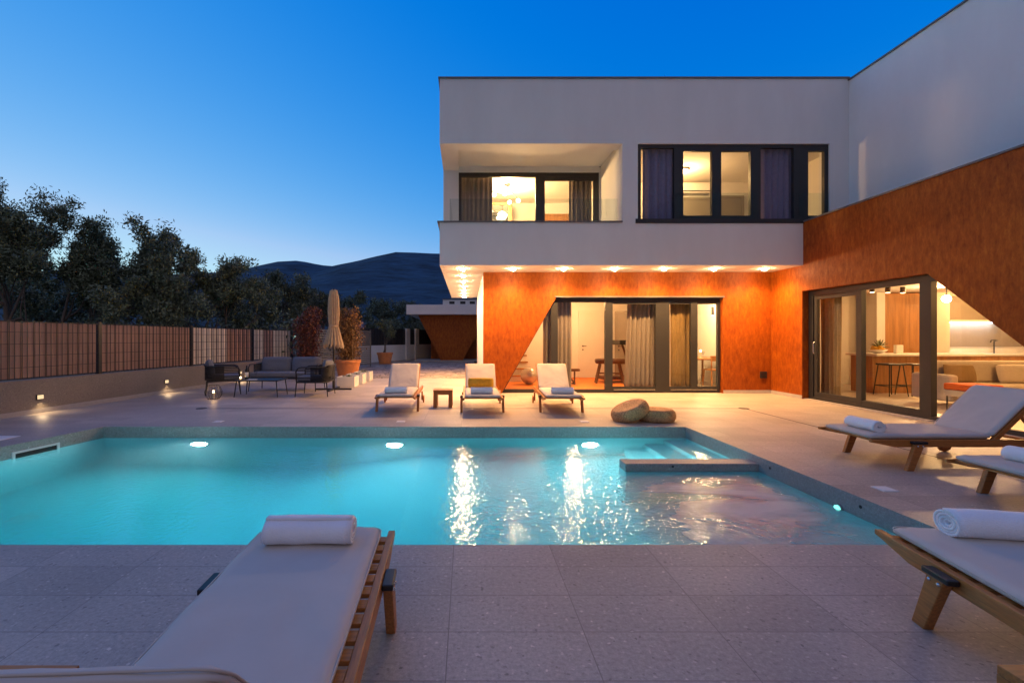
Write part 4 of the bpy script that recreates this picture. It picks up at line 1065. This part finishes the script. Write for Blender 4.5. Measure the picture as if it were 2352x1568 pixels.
light('POINT', 'ceiling_lamp_glow', (5.3, 11.2, 5.2), ROOM_B, (1, .55, .2), cl, radius=.15)

# ------------------------------------------------------------------ gym and dining room
inner_door(4.1, 14.76, .035, .8, 2.1, 'white door with black handle behind the gym')
inner_door(4.97, 14.2, .035, .55, 2.06, 'grey door behind the treadmill', 'greydoor', R(-38))
ball = tag(MB().sphere((0, 0, .0), .235, 24).build('exercise_ball', 'ball', None, smooth=True), 'large pearly exercise ball on the orange gym floor', 'exercise ball'); ball.location = (1.72, 12.55, .035)
bn = thing('weight_bench', 'small padded weight bench on the orange gym floor', 'weight bench', (2.9, 12.6, .033), R(20))
MB().box(-.25, .2, -.13, .13, .36, .43).build('pad', 'gympad', bn, bevel=.02, seg=3)
mm = MB().tube([(-.2, 0, .36), (.1, 0, .02)], .025, 8).tube([(.1, 0, .36), (.1, 0, .02)], .025, 8).tube([(-.02, -.2, .02), (.1, 0, .02), (-.02, .2, .02)], .02, 8); mm.build('frame', 'gympad', bn)
st = thing('exercise_stool', 'brown padded bench with slanted wooden legs beside the treadmill', 'bench', (4.05, 12.9, .033), R(-10))
MB().box(-.4, .45, -.16, .16, .55, .7).build('pad', 'gympad', st, bevel=.06, seg=4)
for s in (-1, 1):
    for y in (-.13, .13): MB().tube([(s * .26, y, .55), (s * .38, y, 0)], .03, 8).build('leg', 'gympad', st)
MB().tube([(-.3, 0, .28), (.34, 0, .28)], .02, 8).build('crossbar', 'gympad', st)
tm = thing('treadmill', 'treadmill with slanted uprights behind the middle curtain', 'treadmill', (4.62, 13.4, .033), R(8))
MB().box(-.75, .55, -.3, .3, .08, .18).build('deck', 'gympad', tm, bevel=.02)
for y in (-.3, .3): MB().tube([(.45, y, .15), (.1, y, 1.1)], .035, 8).build('upright', 'gympad', tm)
MB().box(-.3, .2, -.36, .36, 1.08, 1.22).build('console', 'frame', tm, bevel=.04, seg=3)
sr = thing('staircase', 'wooden staircase with white risers behind the slanted window', 'staircase', (1.35, 13.6, .033))
for i in range(5):
    MB().box(-.55, .5, i * .24 - .3, .9, i * .19, i * .19 + .15).build('riser', 'inner', sr); MB().box(-.55, .5, i * .24 - .33, .9, i * .19 + .151, i * .19 + .188).build('tread', 'wood', sr)
pn = thing('slatted_panel', 'white panel of upright slats behind the dining table', 'wall panel', (6.3, 14.74, .03))
mm = MB()
for i in range(16): mm.box(-.85 + i * .105, -.77 + i * .105, -.03, .03, 0, 2.55)
mm.build('slat', 'inner', pn)
dt = thing('dining_table', 'dark dining table set with glasses seen through the right ground floor pane', 'dining table', (6.5, 12.75, .02))
MB().box(-.62, .55, -.55, .8, .7, .735).build('table_top', 'wood', dt, bevel=.005)
for sx in (-.55, .48):
    for sy in (-.48, .72): MB().tube([(sx, sy, .7), (sx, sy, 0)], .03, 8).build('leg', 'wood', dt)
def chair(x, y, rz, lab):
    t = thing('dining_chair', lab, 'chair', (x, y, .02), rz, 'wooden chairs at the dining table')
    MB().box(-.2, .2, -.2, .2, .43, .46).build('seat', 'wood', t, bevel=.008)
    for sx in (-1, 1):
        MB().tube([(sx * .18, -.18, .43), (sx * .2, -.22, 0)], .017, 8).build('leg', 'wood', t)
        MB().tube([(sx * .18, .18, .8), (sx * .18, .18, .43), (sx * .2, .24, 0)], .017, 8).build('leg', 'wood', t)
    MB().box(-.21, .21, .17, .19, .68, .82).build('backrest', 'wood', t, bevel=.008)
chair(6.62, 12.15, R(180), 'wooden chair with its back to the right ground floor pane')
chair(5.72, 12.5, R(90), 'wooden chair half hidden by the ochre curtain')
chair(6.45, 13.75, 0, 'wooden chair on the far side of the dining table')
c2 = thing('candlestick', 'burning candle on the dining table', 'candle', (6.68, 13.0, .755))
MB().lathe([(.03, 0), (.008, .02), (.008, .12), (.012, .125), (.012, .17)], n=12).build('stem', 'candle', c2); MB().sphere((0, 0, .19), .02, 8, 1.5).build('flame', 'flame', c2, smooth=True)
for x, y, lab in ((6.3, 12.85, 'wine glass left of the candle on the dining table'), (6.5, 12.5, 'wine glass nearest the pane on the dining table')):
    o = MB().lathe([(.001, 0), (.034, .002), (.005, .01), (.004, .08), (.03, .105), (.04, .14), (.034, .2), (.032, .2), (.037, .14), (.001, .1)], n=16).build('wine_glass', 'wineglass', None, smooth=True)
    tag(o, lab, 'wine glass', 'glasses on the dining table'); o.location = (x, y, .755)
pd = thing('pendant_lamp', 'slim black pendant lamp over the dining table', 'pendant lamp', (6.92, 12.8, 2.6))
MB().tube([(0, 0, 0), (0, 0, -.42)], .005, 6).build('cord', 'blackmetal', pd); MB().lathe([(.035, -.65), (.035, -.42)], n=16).build('shade', 'blackmetal', pd)
MB().lathe([(.03, -.655), (.03, -.651)], n=16).build('bulb', 'bulb', pd)
cs = thing('ceiling_spot', 'lit ceiling spot over the dining table', 'ceiling spot', (6.85, 12.3, 2.6))
MB().lathe([(.05, -.1), (.05, 0)], n=16).build('housing', 'planter', cs); MB().sphere((0, 0, -.12), .04, 10).build('bulb', 'bulb', cs, smooth=True)
light('POINT', 'dining_glow', (6.5, 12.6, 2.35), ROOM_D, (1, .6, .27), cs, radius=.1)
gs = thing('gym_ceiling_lamp', 'flat ceiling lamp over the gym', 'ceiling lamp', (3.0, 13.0, 2.6))
MB().lathe([(.18, -.04), (.18, 0)], n=24).build('base', 'planter', gs); MB().lathe([(.16, -.06), (.165, -.041)], n=24).build('shade', 'bulb', gs)
light('POINT', 'gym_glow', (3.0, 13.0, 2.4), ROOM_G, (1, .53, .2), gs, radius=.15)

# ------------------------------------------------------------------ kitchen and living room
kb = thing('tall_cabinets', 'tall oak kitchen cabinets behind the sliding door', 'cabinet', (11.5, 12.28, .02))
for x0, x1 in ((-.5, .15), (.155, .8)): MB().box(x0, x1, -.3, .3, .06, 2.47).build('door_panel', 'wood', kb, bevel=.004)
MB().box(-.5, .8, -.26, .3, 0, .058).build('toe_kick', 'blackmetal', kb)
MB().box(-.72, -.502, -.32, .32, 0, 2.49).box(.802, 1.2, -.32, .32, 0, 2.49).build('side_panel', 'door', kb)
kc = thing('kitchen_counter', 'white kitchen counter with lit backsplash niche', 'kitchen counter', (14.0, 12.28, .02))
MB().box(-1.25, 1.3, -.3, .3, .08, .82).build('cabinet', 'wood', kc); MB().box(-1.27, 1.32, -.33, .33, .821, .875).build('worktop', 'counter', kc, bevel=.004)
MB().box(-1.25, 1.3, .29, .33, .876, 1.05).build('backsplash', 'counter', kc)
MB().box(-1.25, 1.3, .25, .33, 1.05, 2.45).build('wall_panel', 'greydoor', kc)
MB().box(-1.1, .5, .1, .24, 1.72, 1.78).box(-1.1, -1.03, .1, .24, 1.05, 1.72).build('niche_frame', 'counter', kc)
MB().box(-1.08, .48, .1, .2, 1.70, 1.718).build('led_strip', 'led', kc)
mm = MB().tube([(.35, .1, .876), (.35, .1, 1.2), (.35, .02, 1.23), (.1, -.05, 1.23), (.08, -.05, 1.17)], .014, 8); mm.build('tap', 'blackmetal', kc, smooth=True)
ki = thing('kitchen_island', 'kitchen island with white top and oak front', 'kitchen island', (10.6, 10.85, .02))
MB().box(-1.1, 1.2, -.2, .4, .0, .87).build('body', 'wood', ki); MB().box(-1.2, 1.3, -.42, .45, .872, .925).build('worktop', 'counter', ki, bevel=.005)
def stool(x, y, lab):
    t = thing('bar_stool', lab, 'bar stool', (x, y, .02), 0, 'black bar stools at the island')
    MB().box(-.19, .19, -.17, .17, .68, .72).build('seat', 'blackmetal', t, bevel=.012)
    for sx in (-1, 1):
        for sy in (-1, 1): MB().tube([(sx * .15, sy * .14, .68), (sx * .21, sy * .2, 0)], .012, 6).build('leg', 'blackmetal', t)
    MB().tube([(-.19, -.18, .22), (.19, -.18, .22), (.19, .18, .22), (-.19, .18, .22), (-.19, -.18, .22)], .009, 6).build('footrest', 'blackmetal', t)
stool(9.5, 10.2, 'black bar stool at the left end of the kitchen island'); stool(10.0, 10.2, 'black bar stool at the middle of the kitchen island')
fb = thing('fruit_bowl', 'bowl of fruit with pineapple top on the island', 'fruit bowl', (9.75, 10.8, .945))
MB().lathe([(.05, 0), (.16, .05), (.19, .09), (.18, .09), (.05, .02)], n=24).build('bowl', 'counter', fb, smooth=True)
for k in range(7):
    a = k * .9; MB().sphere((.09 * math.cos(a), .09 * math.sin(a), .1 + .02 * (k % 3)), .045, 10).build('fruit', 'yellow', fb, smooth=True)
lf = MB(); rnd = random.Random(2)
for k in range(26): leafquad(lf, Vector((.05, 0, .15)), .2, .03, rnd, 2)
lf.build('leaves', 'leafgreen', fb)
nb = tag(MB().box(-.08, .08, -.04, .04, 0, .2).build('card_stand', 'paper', None, bevel=.003), 'white card standing beside the fruit bowl', 'card'); nb.location = (10.2, 10.75, .945)
so = thing('living_sofa', 'beige sofa behind the slanted wing window', 'sofa', (10.1, 8.7, .02), R(-6))
MB().box(-.95, 1.15, -.4, .4, .12, .42).build('seat', 'sofa', so, bevel=.04, seg=3)
MB().box(-.95, 1.15, .25, .45, .42, .84).build('backrest', 'sofa', so, bevel=.06, seg=4)
MB().box(-1.12, -.96, -.4, .45, .1, .6).build('armrest', 'sofa', so, bevel=.05, seg=3)
cushion(.6, .36, .15, 'cushion', 'sofa', so, Matrix.Translation((.45, .12, .6)) @ Matrix.Rotation(R(-14), 4, 'X')); cushion(.55, .36, .15, 'cushion', 'curtaingold', so, Matrix.Translation((-.5, .12, .6)) @ Matrix.Rotation(R(-14), 4, 'X'))
for x in (-.9, 1.0):
    for y in (-.35, .35): MB().tube([(x, y, .12), (x, y, 0)], .02, 8).build('leg', 'blackmetal', so)
ot = thing('footstool', 'orange topped footstool inside the sliding door', 'footstool', (8.9, 8.0, .02))
MB().box(-.26, .26, -.26, .26, .36, .48).build('pad', pmat('orange upholstery', (.65, .13, .02), .9), ot, bevel=.03, seg=3); MB().box(-.25, .25, -.25, .25, .25, .358).build('base', 'sofa', ot, bevel=.01)
for sx in (-1, 1):
    for sy in (-1, 1): MB().tube([(sx * .22, sy * .22, .25), (sx * .22, sy * .22, 0)], .014, 8).build('leg', 'blackmetal', ot)
for i, (x, y, lab) in enumerate(((9.5, 10.66, 'black ceiling spot left of the oak cabinets'), (9.95, 10.75, 'black ceiling spot before the oak cabinets'), (10.35, 10.8, 'small black ceiling spot right of the other two'))):
    t = thing('cylinder_spot', lab, 'ceiling spot', (x, y, 2.52), 0, 'black cylinder spots on the kitchen ceiling')
    MB().lathe([(.05, -.14), (.05, 0)], n=18).build('housing', 'blackmetal', t); MB().lathe([(.04, -.144), (.04, -.141)], n=18).build('bulb', 'bulb', t)
LP = (11.6, 11.0, 2.29)
t = thing('tilted_spot', 'bright ceiling spot tilted toward the terrace behind the slanted window', 'ceiling spot', (LP[0], LP[1], 2.52))
MB().tube([(0, 0, 0), (0, 0, -.16)], .012, 8).build('stem', 'blackmetal', t)
dirv = (Vector((3, 3, .2)) - Vector(LP)).normalized()
c0 = Vector((0, 0, -.26))
MB().tube([c0 - dirv * .1, c0 + dirv * .04], .085, 24).build('housing', 'blackmetal', t)
MB().tube([c0 + dirv * .041, c0 + dirv * .055], .083, 24).build('bulb', 'lampwarm', t)
light('SPOT', 'tilted_beam', tuple(Vector(LP) + dirv * .06), STAR_W, (1, .53, .2), t, radius=.03, aim=(3, 3, .2), cone=110, blend=.4)
for x, y in ((9.2, 6.4), (11.5, 9.4), (13.5, 11.4)):
    t = thing('recessed_lamp', {9.2: 'recessed ceiling lamp nearest the sliding door', 11.5: 'recessed ceiling lamp over the island end', 13.5: 'recessed ceiling lamp over the kitchen counter'}[x], 'ceiling lamp', (x, y, 2.52), 0, 'recessed lamps in the living room ceiling')
    MB().lathe([(.09, -.01), (.09, 0)], n=20).build('ring', 'planter', t); MB().lathe([(.075, -.014), (.075, -.011)], n=20).build('lens', 'bulb', t)
    light('POINT', 'living_glow', (x, y, 2.3), ROOM_K, (1, .5, .165), t, radius=.12)

# ------------------------------------------------------------------ camera, sky, sun
cam = bpy.data.cameras.new('camera'); co = bpy.data.objects.new('camera', cam); col.objects.link(co)
co.location = (0, 0, 1.3); co.rotation_euler = (R(90), 0, 0)
cam.sensor_width = 36; cam.lens = 36 * F / 2352; cam.shift_x = 104 / 2352; cam.shift_y = -7 / 2352
cam.clip_start = .05; cam.clip_end = 12000
sc.camera = co
W = bpy.data.worlds.new('World'); sc.world = W; W.use_nodes = True
nt = W.node_tree; nt.nodes.clear(); L = nt.links.new
out = nt.nodes.new('ShaderNodeOutputWorld'); bg = nt.nodes.new('ShaderNodeBackground')
sky = nt.nodes.new('ShaderNodeTexSky'); sky.sky_type = 'NISHITA'; sky.sun_disc = False
sky.sun_elevation = R(SUN_EL); sky.sun_rotation = R(SUN_ROT); sky.altitude = 0; sky.air_density = AIR; sky.dust_density = DUST; sky.ozone_density = OZ
# dusk grading of the sky: compressed blue, late warmth near the set sun, invented mauve grey behind and overhead to light the walls neutrally
def mth(op, a, b_=None, c_=None, clamp=False):
    n_ = nt.nodes.new('ShaderNodeMath'); n_.operation = op; n_.use_clamp = clamp
    for i_, v in enumerate((a, b_, c_)):
        if v is None: continue
        if hasattr(v, 'links'): L(v, n_.inputs[i_])
        else: n_.inputs[i_].default_value = v
    return n_.outputs[0]
sp_ = nt.nodes.new('ShaderNodeSeparateColor'); L(sky.outputs[0], sp_.inputs[0])
r_ = mth('MINIMUM', mth('MULTIPLY', sp_.outputs[1], 1.5), mth('MULTIPLY', mth('POWER', mth('MAXIMUM', mth('SUBTRACT', sp_.outputs[0], .17), .0001), 1.6), 14))
g_ = mth('MULTIPLY', sp_.outputs[1], 2.4)
b_ = mth('MULTIPLY', mth('POWER', mth('MAXIMUM', mth('MULTIPLY', sp_.outputs[2], .1), .0001), .25), 10.3)
cb_ = nt.nodes.new('ShaderNodeCombineColor'); L(r_, cb_.inputs[0]); L(g_, cb_.inputs[1]); L(b_, cb_.inputs[2])
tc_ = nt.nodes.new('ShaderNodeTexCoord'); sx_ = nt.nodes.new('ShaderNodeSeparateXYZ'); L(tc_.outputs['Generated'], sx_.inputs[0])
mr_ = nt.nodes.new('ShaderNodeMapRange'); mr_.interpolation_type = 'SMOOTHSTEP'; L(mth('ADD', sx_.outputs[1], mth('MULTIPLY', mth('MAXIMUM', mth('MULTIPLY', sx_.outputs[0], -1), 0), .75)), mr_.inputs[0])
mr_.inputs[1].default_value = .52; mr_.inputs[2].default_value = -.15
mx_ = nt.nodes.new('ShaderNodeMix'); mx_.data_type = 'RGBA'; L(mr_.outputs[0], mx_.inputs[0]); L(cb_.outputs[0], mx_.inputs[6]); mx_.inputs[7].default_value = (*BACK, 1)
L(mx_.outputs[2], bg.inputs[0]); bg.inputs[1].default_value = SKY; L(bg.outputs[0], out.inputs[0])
sd = bpy.data.lights.new('sun', 'SUN'); so_ = bpy.data.objects.new('sun', sd); col.objects.link(so_)
sd.energy = SUN_E; sd.angle = R(20); sd.color = (1, .85, .75)
az = R(SUN_ROT)
dv_ = Vector((math.sin(az) * math.cos(R(max(3, SUN_EL))), math.cos(az) * math.cos(R(max(3, SUN_EL))), math.sin(R(max(3, SUN_EL)))))
so_.rotation_euler = dv_.to_track_quat('Z', 'Y').to_euler()
vs_ = sc.view_settings; vs_.view_transform = 'Standard'; vs_.look = 'None'; vs_.gamma = 1; vs_.use_curve_mapping = False; vs_.exposure = EXPO
cy = sc.cycles
cy.use_denoising = True; cy.max_bounces = 10; cy.transparent_max_bounces = 16; cy.transmission_bounces = 8; cy.volume_bounces = 1; cy.sample_clamp_indirect = 6; cy.blur_glossy = .5
